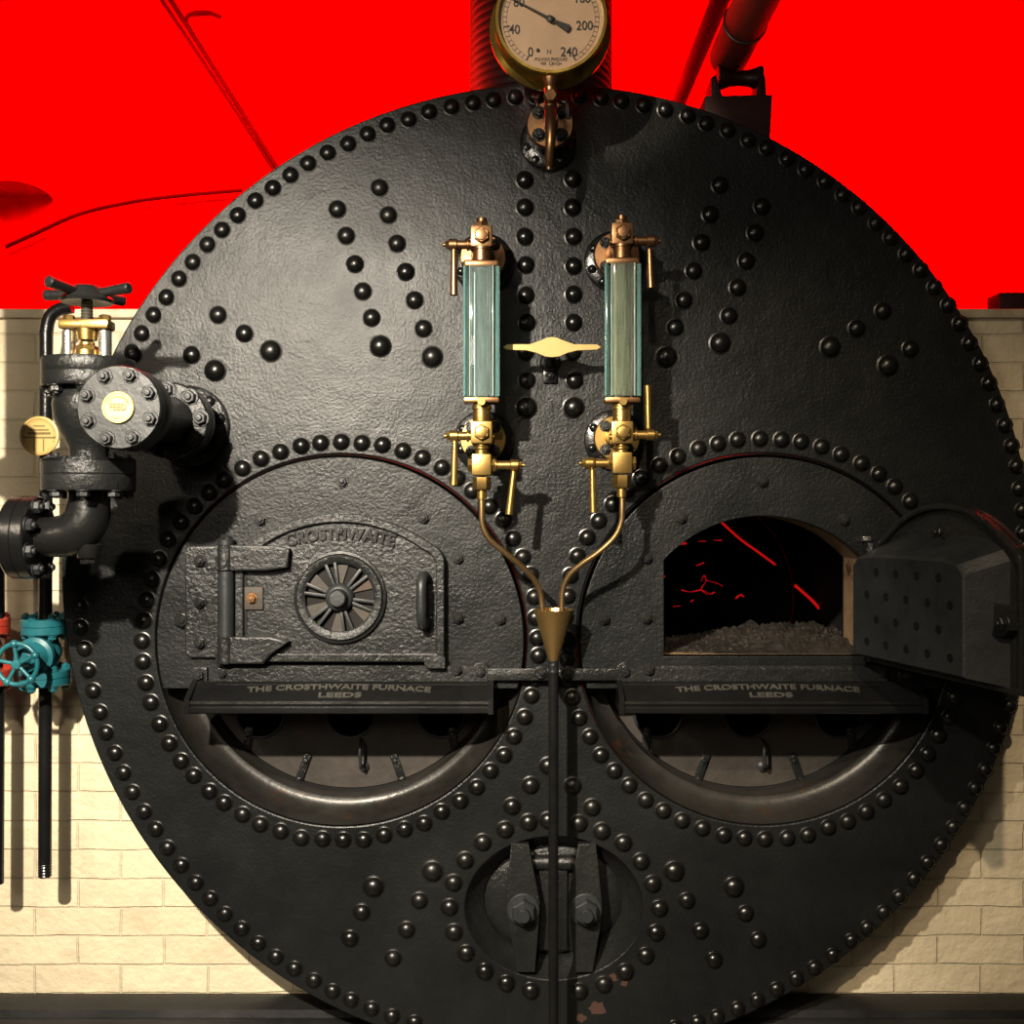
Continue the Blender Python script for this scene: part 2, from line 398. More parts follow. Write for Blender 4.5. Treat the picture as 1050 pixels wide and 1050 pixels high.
stay = [(538,185),(538,213),(538,243),(539,272),(539,303),(540,331),(538.5,361),(540,390),(587,184),(587,213),(588,243),(588,273),(588,302),(588,331),(587,361),(589,390),
 (346,215),(355,242),(364,271),(372,299),(381,326),(389,193),(398,221),(407,250),(416,279),(425,308),(434,337),(224,323),(251,342),(197,364),
 (738,190),(728,220),(719,249),(711,278),(701,308),(692,336),(781,212),(774,239),(765,268),(756,295),(747,324),(905,319),(878,337),(933,358),
 (430,923),(417,953),(403,982),(371,935),(359,962),(704,923),(718,954),(732,984),(764,936),(777,963)]
big = [(539.5,418),(588,418),(390,355),(443,366),(278,360),(221,380),(683,366),(738,352),(851,356),(910,375),(383,909),(752,909),(443.5,893),(691,893)]
mring = [(544,805),(525,826.5),(542,843),(518,850.5),(495,863.5),(477,882),(465,905),(461,930),(465.5,955.5),(478,977),(497,996),(519,1008),(544,1015.5),(594,1016),(619,1009),(641,996),(662,979.5),(672.5,956),(676,931),(669,906),(657,883),(639,864),(617,852),(593.5,844),(607,827.6),(587,805.5),(562,785),(562,841)]
rv = [(p, 1.27) for p in big] + [(p, 1.08) for p in mring] + [(p, 1.04) for p in stay]
rv += [(p, 1.0) for p in lring[24:28]]
rest = [(p, 1.0) for p in lring[:24]+lring[28:]] + [(p, 1.0) for p in rring] + [(p, .96) for p in peri]
def rivet_mesh(b, c, s=1.0):
    r = .0183*s; pr = [(r*1.22,-.001),(r*1.22,.0008),(r*1.06,.0016),(r*1.0,.002)]
    for i in range(1, 7):
        a = pi/2*i/6; pr.append((r*math.cos(a) if i < 6 else 0, .002+r*.74*math.sin(a)))
    b.lathe(pr, c, (0,-1,0), 20, caps=False)
rb = MB(); rivet_mesh(rb, (0,0,0))
proto = rb.build('rivet', 'rivet', angle=60)
def rloc(p): x, z = xz(*p); return V((x - cx, 0, z - (cz-BR*S)))
proto.parent = boiler
rv = rv[:100]; print('individual rivets', len(rv))
proto.location = rloc(rv[0][0]); proto.scale = (rv[0][1],)*3
copies(proto, [(rloc(p), s) for p, s in rv[1:]])
sb = MB()
for p, s in rest:
    x, z = xz(*p); rivet_mesh(sb, (x, 0, z), s)
tag(sb.build('rivet_rows', 'rivet', boiler, angle=60), kind='stuff')

# ---- manhole (mudhole) : oval dished mouth with two bridge bars
prj = [(1.0,0),(.985,.006),(.93,.03),(.84,.05),(.80,.06),(.80,.075)]
t = bmesh.new(); rings = []
for f, y in prj:
    rings.append([t.verts.new((mh[0]+x*f*mhx, y, mh[1]+z*f*mhz)) for x, z in circ(0,0,1,96)])
for A, B in zip(rings, rings[1:]):
    for i in range(96): t.faces.new((A[i], A[(i+1)%96], B[(i+1)%96], B[i]))
MB().join(t).build('manhole_mouth', 'iron', boiler)
t = bmesh.new(); rings = []
for f, y in [(0.0,.052),(.5,.056),(.72,.06),(.80,.068),(.84,.075),(.90,.08)]:
    if f == 0: rings.append([t.verts.new((mh[0], y, mh[1]))]*96)
    else: rings.append([t.verts.new((mh[0]+x*f*mhx, y, mh[1]+z*f*mhz)) for x, z in circ(0,0,1,96)])
for A, B in zip(rings, rings[1:]):
    for i in range(96):
        j = (i+1) % 96
        if A[i] == A[j]: t.faces.new((A[i], B[i], B[j]))
        else: t.faces.new((A[i], A[j], B[j], B[i]))
lid = MB().join(t)
lid.cyl((mh[0]-.055, .045, mh[1]+.098), (mh[0]+.055, .045, mh[1]+.098), .019, bev=.004)
lid.prism([(mh[0]-.035,mh[1]-.12),(mh[0]-.035,mh[1]+.09),(mh[0]+.035,mh[1]+.09),(mh[0]+.035,mh[1]-.12)], .040, .056, .003)
lid.build('manhole_cover', 'iron', boiler)
for px, sk in ((536.5, 3), (600, -1.5)):
    x, zc = xz(px, 930); w1, w0 = 17*S, 9*S
    top, bot = 66*S, 65*S; k = sk*S
    b = MB().prism([(x-w0-k*1.2, zc+top),(x+w0-k*1.2, zc+top),(x+w1, zc+.015),(x+w1*.96, zc-.03),(x+w0+k, zc-bot),(x-w0+k, zc-bot),(x-w1*.92, zc-.03),(x-w1, zc+.015)], -.012, .014, .003)
    br = b.build('bridge_bar', 'iron', boiler)
    n = MB(); n.nut((x, -.012, zc-.002), .031, stud=0, rot=.5); n.cyl((x,-.02,zc-.002),(x,-.062,zc-.002),.0155)
    n.build('nut', 'greyiron', br)
M['scar'] = plain('rust_scar', (.055,.026,.017), .7)
for cxp, cyp, rp in ((612,1034,9),(628,1003,5),(640,1008,4),(596,1044,5)):
    rr = [rp*S*(.6+.5*random.random()) for _ in range(14)]; x, z = xz(cxp, cyp)
    MB().prism([(x+r*1.2*math.cos(2*pi*i/14), z+r*math.sin(2*pi*i/14)) for i, r in enumerate(rr)], -.0004, .001, 0).build('rust_scar', 'scar', boiler)
# ------------------------------------------------------------------ FURNACE FRONTS
def arch(x0, x1, zb, zs, zp, n=24, rc=.0):
    """opening outline: bottom zb, springing zs, crown zp (local px coords -> caller converts)"""
    cxm = (x0+x1)/2; h = zs-zp; w = (x1-x0)/2
    R = (w*w+h*h)/(2*h); a = math.asin(w/R)
    pts = [(x0, zb)]
    for i in range(n+1):
        t = -a+2*a*i/n; pts.append((cxm+R*math.sin(t), zp+R-R*math.cos(t)))
    pts.append((x1, zb)); return pts
def furnace(c, name, label, mirror):
    C = xz(*c); sgn = -1 if mirror else 1
    def q(dx, py): return (C[0]+sgn*dx*S, xz(0, py)[1])      # dx measured from furnace centre, left-furnace sense
    root = empty(name, (C[0], 0, xz(0,705)[1]), label, 'furnace front', 'furnace fronts')
    FD = .022
    # D shaped casting with arched firehole
    a0 = math.asin((705-656)/187); out = []
    for i in range(73):
        t = -a0*1 + (pi+2*a0)*i/72 ; out.append(q(187*math.cos(t), 656-187*math.sin(t)))
    hole = [q(x-350, y) for x, y in arch(248, 452, 672, 574, 529)]
    MB().flat([out, hole], -FD+.006, .02, .002).build('casting', 'casting', root, angle=30)
    # firehole lining
    L2 = [q((x-350), y) for x, y in arch(248, 452, 672, 574, 529)]
    t = bmesh.new(); A = [t.verts.new((x, -.012, z)) for x, z in L2]; B = [t.verts.new((x, .15, z)) for x, z in L2]
    for i in range(len(A)): t.faces.new((A[i], A[(i+1)%len(A)], B[(i+1)%len(A)], B[i]))
    MB().join(t).build('firehole_lining', 'rust' , root)
    # baffle plate behind lining closing the flue around the firehole
    outer = circ(*C, fr-.058, 96)
    topc = [p for p in outer if p[1] > xz(0,735)[1]]
    topc.sort(key=lambda p: math.atan2(p[1]-xz(0,735)[1], (p[0]-C[0])))
    MB().flat([topc, [(C[0]+(x-C[0])*1.0, z) for x, z in L2]], .15, .165).build('inner_plate', 'soot', root, smooth=False)
    # dead plate ledge
    zt1, zb1 = xz(0,679)[1], xz(0,699)[1]
    xa, xb = sorted((q(-122,0)[0], q(150,0)[0]))
    MB().xprism([(-.016,zt1),(-.034,zt1-.004),(-.040,zt1-.012),(-.040,zb1+.006),(-.055,zb1),(-.016,zb1)], xa, xb).build('dead_plate', 'iron', root, angle=25)
    # ashpit sheet with three openings
    zc0 = xz(0,706)[1]; low = [p for p in outer if p[1] < zc0]
    low = [(x, z) for x, z in circ(*C, fr-.056, 192) if z < zc0]
    low.sort(key=lambda p: math.atan2(p[0]-C[0], -(p[1]-C[1])))
    sc = 1/(1-(-.16)/D)
    holes = [circ(C[0]+dx*S, xz(0,742)[1]-.004, 25*S, 40) for dx in (-98, 0, 98)]
    sheet = MB().flat([low]+holes, .16, .168).build('ashpit_sheet', 'ash', root, smooth=False)
    for dx in (-98, 0, 98):
        MB().torus((C[0]+dx*S, .158, xz(0,742)[1]-.004), 26*S, .0042, seg=40).build('opening_rim', 'greyiron', sheet)
        MB().lathe([(25*S,.168),(25*S,.6),(0,.6)], (C[0]+dx*S,0,xz(0,742)[1]-.004), (0,1,0), 32, caps=False).build('draught_tube', 'soot', sheet)
    for dx, dy0, dy1, tl in ((-52, 786, 822, -9), (52, 786, 822, 9), (-112, 758, 792, -4), (112, 758, 792, 4)):
        p = V((C[0]+dx*S, .154, xz(0,(dy0+dy1)/2)[1])); b = MB()
        ln = (dy1-dy0)*S; rot = Matrix.Rotation(math.radians(-tl*2.2), 3, 'Y')
        b.box(p, (.020, .008, ln), .002, rot)
        for k in (-.3, .28): b.lathe([(.008,0),(.006,.005),(0,.007)], p + rot @ V((0,-.004,ln*k)), (0,-1,0), 12, caps=False)
        b.build('strap', 'iron', sheet)
    hk = MB(); hx = C[0]+12*S
    hk.tube([(hx,.14,xz(0,770)[1]),(hx+.002,.118,xz(0,774)[1]),(hx+.001,.112,xz(0,785)[1]),(hx+.004,.118,xz(0,797)[1]),(hx+.006,.14,xz(0,800)[1])], .0042)
    hk.lathe([(.013,0),(.013,.006),(.006,.010),(0,.011)], (hx+.006,.158,xz(0,805)[1]+.01), (0,-1,0), 18, caps=False)
    hk.build('lifting_hook', 'greyiron', sheet)
    # hinge pad and hinge bolts, studs
    def bolt(dx, py, r, y=-.016, st=1.0, nm='bolt', m='nut'):
        x, z = q(dx, py); n = MB(); n.nut((x, y, z), r, stud=st); return n.build(nm, m, root)
    if not mirror:
        x0, z0 = q(-157, 560); x1, z1 = q(-121, 673)
        MB().prism([(x0,z0-.012),(x0+.012,z0),(x1,z0),(x1,z1),(x0+.012,z1),(x0,z1+.012)], -.030, -.010, .004).build('hinge_pad', 'iron', root)
        for dx, py in ((-141,575),(-141,617),(-141,658)): bolt(dx, py, .0125, -.030)
        bolt(-160, 635, .0165, -.016, .3)
    for dx, py in ((2,494),(-81,533),(85,531),(120,572),(120,633),(163,634)): bolt(dx, py, .0125, -.016, .8)
    if mirror:
        for dx, py in ((-97,533),): pass
    bolt(119, 684, .012, -.040, .4); bolt(-117, 688, .009, -.040, .3); 
    n = MB(); x, z = q(-142, 690); n.box((x,-.022,z), (.036,.014,.036), .003); n.nut((x,-.029,z), .012, stud=.4); n.build('corner_clip', 'iron', root)
    n = MB(); x, z = q(143, 686); n.lathe([(.021,-.005),(.021,.012),(.018,.014)], (x,-.022,z), (0,-1,0), 24); n.nut((x,-.036,z), .0125, stud=.3); n.build('strap_end_bolt', 'iron', root)
    # apron tray
    xa, xb = sorted((q(-145,0)[0], q(154,0)[0])) if not mirror else sorted((q(149,0)[0], q(-150,0)[0]))
    z = lambda py, d: H+(525-py)*K(d)
    prof = [(-.020, z(697,.02)), (-.042, z(698.5,.042)), (-.088, z(716,.088)), (-.094, z(718.5,.094)), (-.104, z(719,.104)), (-.108, z(722,.108)), (-.104, z(724.5,.104)), (-.108, z(727,.108)), (-.108, z(731,.108)), (-.100, z(732,.10)), (-.09, z(731,.09)), (-.085, z(724,.085)), (-.030, z(703,.03)), (-.02, z(702,.02))]
    ap = MB().xprism(prof, xa, xb)
    for xe in (xa, xb): # end cheeks
        ap.xprism([(-.020, z(697,.02)+.002), (-.044, z(698,.042)+.002), (-.110, z(717,.1)+.003), (-.112, z(732,.11)-.001), (-.02, z(732,.1)+.02)], xe-.006, xe+.006)
    apo = ap.build('apron_tray', 'gloss', root, angle=25)
    # lettering on the sloped face
    p0 = V((0,-.042,z(698.5,.042))); p1 = V((0,-.088,z(716,.088))); sl = (p1-p0); ang = math.atan2(-(p1.y-p0.y), -(p1.z-p0.z))
    cxm = (xa+xb)/2 - (.004 if mirror else .006)
    up = -sl.normalized(); nrm = V((0,-1,0)) - up*V((0,-1,0)).dot(up); nrm.normalize()
    Rm = Matrix((V((1,0,0)), -nrm, up)).transposed().to_4x4()
    tb = MB(); mid = p0.lerp(p1, .36) + nrm*.0005
    tb.text('THE CROSTHWAITE FURNACE', (cxm, mid.y, mid.z), .023, .0018, arc=2.4, width=188*K(.06), mat4=Rm, bold=.0006)
    mid = p0.lerp(p1, .84) + nrm*.0005
    tb.text('LEEDS', (cxm+.004, mid.y, mid.z), .021, .0018, width=44*K(.06), mat4=Rm, bold=.0006)
    tag(tb.build('raised_lettering', 'letters', apo, angle=50), 'raised letters reading THE CROSTHWAITE FURNACE LEEDS')
    return root, q

fl, ql = furnace(LF, 'furnace_front', 'cast furnace front with closed door, wheel-shaped air register and CROSTHWAITE lettering', False)
frr, qr = furnace(RF, 'furnace_front', 'right-hand cast furnace front with its perforated door swung open over a dark firehole', True)

# ---- closed door (left)
DY = -.016
z_ = lambda py: xz(0, py)[1]
x_ = lambda px: xz(px, 0)[0]
def door_outline(inset=0):
    # pixel outline, closed left door: left edge 246, right 457, bottom 675
    L = [(246+inset, 676-inset), (246+inset, 566+inset*.4)]
    # arch from (262,556) over (350,527) to (440,553)
    x0, x1, zs, zp = 262+inset, 441-inset, 556+inset*.6, 527+inset
    w = (x1-x0)/2; h = zs-zp; R = (w*w+h*h)/(2*h); a = math.asin(w/R); xm = (x0+x1)/2
    for i in range(21):
        t = -a+2*a*i/20; L.append((xm+R*math.sin(t), zp+R-R*math.cos(t)))
    for i in range(1, 7):
        t = pi/2*i/6; L.append((x1-0+ (16)*math.sin(t), zs + (18)*(1-math.cos(t))+2))
    L.append((457-inset if inset else 457, 676-inset))
    return L
def pxpoly(L): return [xz(x, y) for x, y in L]
do = pxpoly(door_outline())
door = MB().flat([do], DY-.022, DY, .003).build('door', 'iron', fl, angle=30)
rim_in = pxpoly(door_outline(8.5))
MB().flat([do, rim_in], DY-.034, DY-.018, .003).build('door_rim', 'iron', door, angle=30)
# hinge straps, post
yf = DY-.022
def strap(y0, y1, taper):
    b = MB(); zt0, zb0 = z_(y0), z_(y1); x0, xm, x1 = x_(228), x_(288), x_(302)
    if taper > 0: b.prism([(x0,zb0),(x0,zt0),(xm,zt0-.002),(x1,zt0-.010),(x1-.004,zb0+.008),(xm-.02,zb0)], yf-.03, yf+.002, .005)
    else: b.prism([(x0,zb0),(x0,zt0),(xm-.01,zt0),(x1-.002,zt0-.012),(xm-.01,zb0+.022),(xm-.03,zb0)], yf-.03, yf+.002, .005)
    b.cyl((x_(237),yf-.012,zb0),(x_(237),yf-.012,zt0),.024,bev=.003)
    b.build('hinge_strap', 'iron', door)
strap(558, 584, 1); strap(650, 677, -1)
MB().cyl((x_(237),yf-.010,z_(676)),(x_(237),yf-.010,z_(552)),.0195,bev=.003).build('hinge_post', 'greyiron', door)
n = MB(); n.cyl((x_(238.5),yf-.01,z_(560)),(x_(238.5),yf-.01,z_(550)),.012); n.build('hinge_pin', 'iron', door)
# register wheel
wx, wz = xz(351.5, 611)
w = MB(); w.lathe([(34.5*S,0),(34.5*S,.016),(37*S,.020),(42.5*S,.020),(44*S,.013),(46.5*S,.011),(47*S,0)], (wx,yf,wz), (0,-1,0), 64, caps=False)
reg = w.build('air_register', 'iron', door)
w = MB().lathe([(0,.0005),(36*S,.0005)], (wx,yf,wz), (0,-1,0), 48, caps=False); w.build('register_back', 'soot', reg)
n = 11
for i in range(6):
    a0 = 2*pi*(i+.25)/6 ; a1 = a0+2*pi*.26/6*1.35
    L = [(wx+r*math.cos(a), wz+r*math.sin(a)) for r, a in [(11*S,a0+.1),(35*S,a0),(35*S,(a0+a1)/2),(35*S,a1),(11*S,a1-.0)]]
    MB().prism(L, yf-.007, yf, .001).build('register_vane', 'ash', reg)
for i in range(12):
    a = 2*pi*i/12 + (.13 if i % 2 else -.13)
    r0, r1 = 8*S, 36*S; c0 = V((wx+r0*math.cos(a), yf-.013, wz+r0*math.sin(a))); c1 = V((wx+r1*math.cos(a), yf-.013, wz+r1*math.sin(a)))
    MB().box((c0+c1)/2, ((c1-c0).length, .010, .0075), .0015, Matrix.Rotation(-a, 3, 'Y')).build('spoke', 'greyiron', reg)
h = MB(); h.lathe([(15*S,.002),(14*S,.020),(12*S,.026),(9.5*S,.028),(9.5*S,.034),(8*S,.048),(7.5*S,.052),(0,.053)], (wx,yf,wz), (0,-1,0), 28, caps=False)
h.build('hub', 'greyiron', reg)
# oval ring handle
hx, hz = xz(437, 613)
h = MB(); h.tube([(hx+.004,yf,hz+.050),(hx-.001,yf-.03,hz+.058),(hx-.004,yf-.052,hz+.040),(hx-.004,yf-.056,hz),(hx-.004,yf-.052,hz-.042),(hx-.001,yf-.03,hz-.062),(hx+.004,yf,hz-.052)], .0125, sub=6)
h.build('handle', 'greyiron', door)
# small square adjusting plate and slot
n = MB(); px0 = xz(264.5,612); n.box((px0[0],yf-.004,px0[1]),(.045,.008,.055),.002); sp = n.build('adjusting_plate', 'ash', door)
n = MB(); n.nut((px0[0]-.004,yf-.008,px0[1]),.011,stud=.4); n.build('bolt', 'bronze', sp)
n = MB(); x = x_(256); n.box((x,yf-.001,z_(616)),(.006,.004,.15),.001); n.build('slot', 'soot', door)
# catch
n = MB(); n.prism([xz(437,671),xz(458,671),xz(458,682),xz(441,682),xz(437,678)], -.062, -.018, .002).build('door_catch', 'iron', door)
# name arc
n = MB(); xc, zc_ = xz(351.5, 548); n.text('CROSTHWAITE', (xc, yf-.001, zc_+.002), .040, .0055, .0005, arc=.50, width=112*S, bold=.0012)
tag(n.build('raised_lettering', 'nut', door, angle=50), 'raised arched letters reading CROSTHWAITE')
n = MB(); xc, zc_ = xz(351, 543); n.nut((xc, yf-.003, zc_), .010, stud=.5); n.build('bolt', 'greyiron', door)

# ---- open door (right): hinge frame, local +u = from hinge to free edge, v = out of the inner face
hinge = W(888, 0, .0)
ang = math.radians(105)
# closed direction is -x; swinging out toward the camera
ux = V((-math.cos(ang), -math.sin(ang), 0))     # direction hinge -> free edge
nv = V((-math.sin(ang), math.cos(ang), 0))      # inner face normal (left / camera side)
hp = V((x_(889), -.035, 0))
Fm = Matrix(((ux.x, 0, -nv.x), (ux.y, 0, -nv.y), (0, 1, 0)))   # columns u, z(up), ... see below
def DM():
    m = Matrix.Identity(4)
    # local x -> ux, local y -> -nv (local -y is the inner face), local z -> z
    for r in range(3):
        m[r][0] = ux[r]; m[r][1] = -nv[r]; m[r][2] = (0,0,1)[r]; m[r][3] = hp[r]
    return m
dm = DM()
def dplace(mb):  # transform builder verts from door frame to world
    bmesh.ops.transform(mb.bm, matrix=dm, verts=mb.bm.verts[:]); return mb
def dp(px, py):  # left-door pixel coords -> door frame (u,z)
    return ((px-237)*S, z_(py))
lift = lambda L: [(x, y-(10*max(0,(600-y))/73 if y < 600 else 0)) for x, y in L]
do2 = [dp(x, y) for x, y in lift(door_outline())]
dd = dplace(MB().flat([do2], 0, .022, .003)).build('open_door', 'iron', frr, angle=30)
rim2 = [dp(x, y) for x, y in lift(door_outline(5))]
dplace(MB().flat([do2, rim2], -.012, .012, .003)).build('door_rim', 'iron', dd, angle=30)
# baffle box: tapered
b = bmesh.new()
def Q(L, y): return [b.verts.new((*(lambda p: (p[0], y, p[1]))(dp(x, yy)),)) for x, yy in L]
base = [(252,672),(252,566),(262,556),(300,546),(400,546),(432,556),(438,566),(438,672)]
m1   = [(255,668),(255,573),(264,565),(300,558),(396,558),(421,564),(430,574),(430,668)]
top  = [(260,663),(260,578),(267,571),(300,568),(396,568),(416,571),(424,579),(424,663)]
A = Q(base, 0); Bm = Q([(a_*.3+c_*.7, b_*.3+d_*.7) for (a_,b_),(c_,d_) in zip(m1, top)], -.080); T = Q(top, -.0855)
for P_, R_ in ((A, Bm), (Bm, T)):
    for i in range(len(P_)): b.faces.new((P_[i], P_[(i+1)%len(P_)], R_[(i+1)%len(P_)], R_[i]))
b.faces.new(T)
bf = dplace(MB().join(b)).build('baffle_box', 'greyiron', dd, angle=20)
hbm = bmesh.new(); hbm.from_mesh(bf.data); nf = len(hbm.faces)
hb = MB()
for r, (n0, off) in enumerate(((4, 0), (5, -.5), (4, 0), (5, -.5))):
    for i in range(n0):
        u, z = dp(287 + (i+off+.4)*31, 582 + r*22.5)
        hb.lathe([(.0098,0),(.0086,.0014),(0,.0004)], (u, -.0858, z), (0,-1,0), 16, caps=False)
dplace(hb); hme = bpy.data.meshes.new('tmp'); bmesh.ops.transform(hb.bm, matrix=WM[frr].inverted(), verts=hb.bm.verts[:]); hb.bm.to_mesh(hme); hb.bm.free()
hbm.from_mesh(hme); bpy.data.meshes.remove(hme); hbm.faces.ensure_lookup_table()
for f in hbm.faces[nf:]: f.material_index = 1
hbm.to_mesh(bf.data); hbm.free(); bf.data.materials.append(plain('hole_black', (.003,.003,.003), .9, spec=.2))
n = MB(); u, z = dp(447, 617); n.prism([(u-.035,z+.04),(u-.012,z+.03),(u+.012,z+.012),(u+.014,z-.012),(u-.012,z-.028),(u-.035,z-.03)], -.030, .002, .003); n.nut((u-.002,-.03,z), .014, stud=.8); dplace(n).build('side_lug', 'iron', dd)
n = MB(); u, z = dp(352, 543); n.nut((u-.01,0,z), .012, stud=1.4); n.box((u+.02,-.008,z), (.012,.02,.03), .002); dplace(n).build('top_stud', 'iron', dd)
# hinge pin post of the right door (mostly behind the door)
n = MB(); n.cyl((hp.x,hp.y+.005,z_(676)),(hp.x,hp.y+.005,z_(556)),.018); n.build('hinge_post', 'iron', dd)
n = MB(); n.box((x_(884),-.03,z_(552)),(.02,.02,.012),.003); n.build('latch_stop', 'steel', dd)

# firehole interior on the right: grate level, coals, embers
C = rf
zg = z_(675)
coal = bmesh.new()
nx, ny = 130, 90
from mathutils import noise as mn
gv = {}
for j in range(ny):
    for i in range(nx):
        u = i/(nx-1); v = j/(ny-1)
        half = .27
        x = C[0] - half + 2*half*u; y = .02 + .45*v
        side_ = 1/(1+math.exp(-(u-.46)*22)); front = 1-math.exp(-v*14)
        mound = .014*side_*front
        hgt = .004 + mound + front*(.016*side_+.005)*(mn.noise(V((x*24, y*24, 0)))+.6) + front*.016*abs(mn.noise(V((x*70, y*70, 3)))) 
        gv[i, j] = coal.verts.new((x, y, zg + hgt))
for j in range(ny-1):
    for i in range(nx-1): coal.faces.new((gv[i,j], gv[i+1,j], gv[i+1,j+1], gv[i,j+1]))
M['coal'] = paint('coal', (.006,.0048,.0035), (.026,.019,.013), .6, .85, 50, .7, bdist=.006)
cb = MB().join(coal).build('coal_bed', 'coal', angle=20)
tag(cb, 'heap of brown clinker and coal inside the open right firehole', 'coal', kind='stuff')
# glowing cracks on the fire behind
fb = bmesh.new()
def crack(pts, y, wd):
    for (a, b_) in zip(pts, pts[1:]):
        pa, pb = W(*a, -y), W(*b_, -y); d = (pb-pa); nrm = V((-d.z, 0, d.x)).normalized()*wd
        vs = [fb.verts.new(v) for v in (pa+nrm*.6, pb+nrm, pb-nrm, pa-nrm*.6)]; fb.faces.new(vs)
EM = MB()
def emb(pts, y, r):
    P_ = [W(a, b_, -y) for a, b_ in pts]
    EM.tube(P_, lambda t: r*.55*(.35+.65*math.sin(t*7+pts[0][0])**2), 6, 3)
emb([(719,596),(722,590),(724,596),(719,604),(725,610)], .9, .004)
emb([(724,595),(735,598),(741,601)], .9, .003)
emb([(699,605),(708,607),(719,605),(728,609),(733,607)], .9, .005)
emb([(754,614),(759,610),(763,612)], .9, .008)
emb([(676,588),(681,592)], .9, .012)
emb([(714,580),(722,577)], .9, .004); emb([(690,622),(698,621)], .9, .003); emb([(708,617),(711,615)], .9, .004)
emb([(686,559),(704,557)], .9, .008); emb([(716,555),(724,555)], .9, .006); emb([(732,554),(740,554)], .9, .006)
EM.build('embers', 'ember'); eo = bpy.data.objects['embers']
tag(eo, 'glowing red cracks of embers deep inside the open right firehole', 'embers', kind='stuff')
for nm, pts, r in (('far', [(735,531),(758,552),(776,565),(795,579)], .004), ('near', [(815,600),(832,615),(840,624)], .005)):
    o = MB().tube([W(a, b_, -.95) for a, b_ in pts], r, 8, 4).build('glowing_firebar', 'ember')  # streaks of red light in the flue, drawn as glowing tubes
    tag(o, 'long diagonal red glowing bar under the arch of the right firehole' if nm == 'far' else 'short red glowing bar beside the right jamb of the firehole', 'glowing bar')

# ---- cross strap linking the two furnace fronts
cs = empty('tie_strap', W(567,690,.02), 'flat black iron strap joining the two furnace fronts behind the brass funnel', 'strap')
MB().box((x_(572), -.030, z_(689.5)), (190*S, .012, 12*S), .002).build('strap_bar', 'iron', cs)
for px in (554, 581):
    n = MB(); n.lathe([(.016,0),(.016,.006),(.013,.008)], (x_(px), -.036, z_(687)), (0,-1,0), 20); n.nut((x_(px)+.002,-.044,z_(687)), .0075, stud=.5); n.build('lug', 'iron', cs)

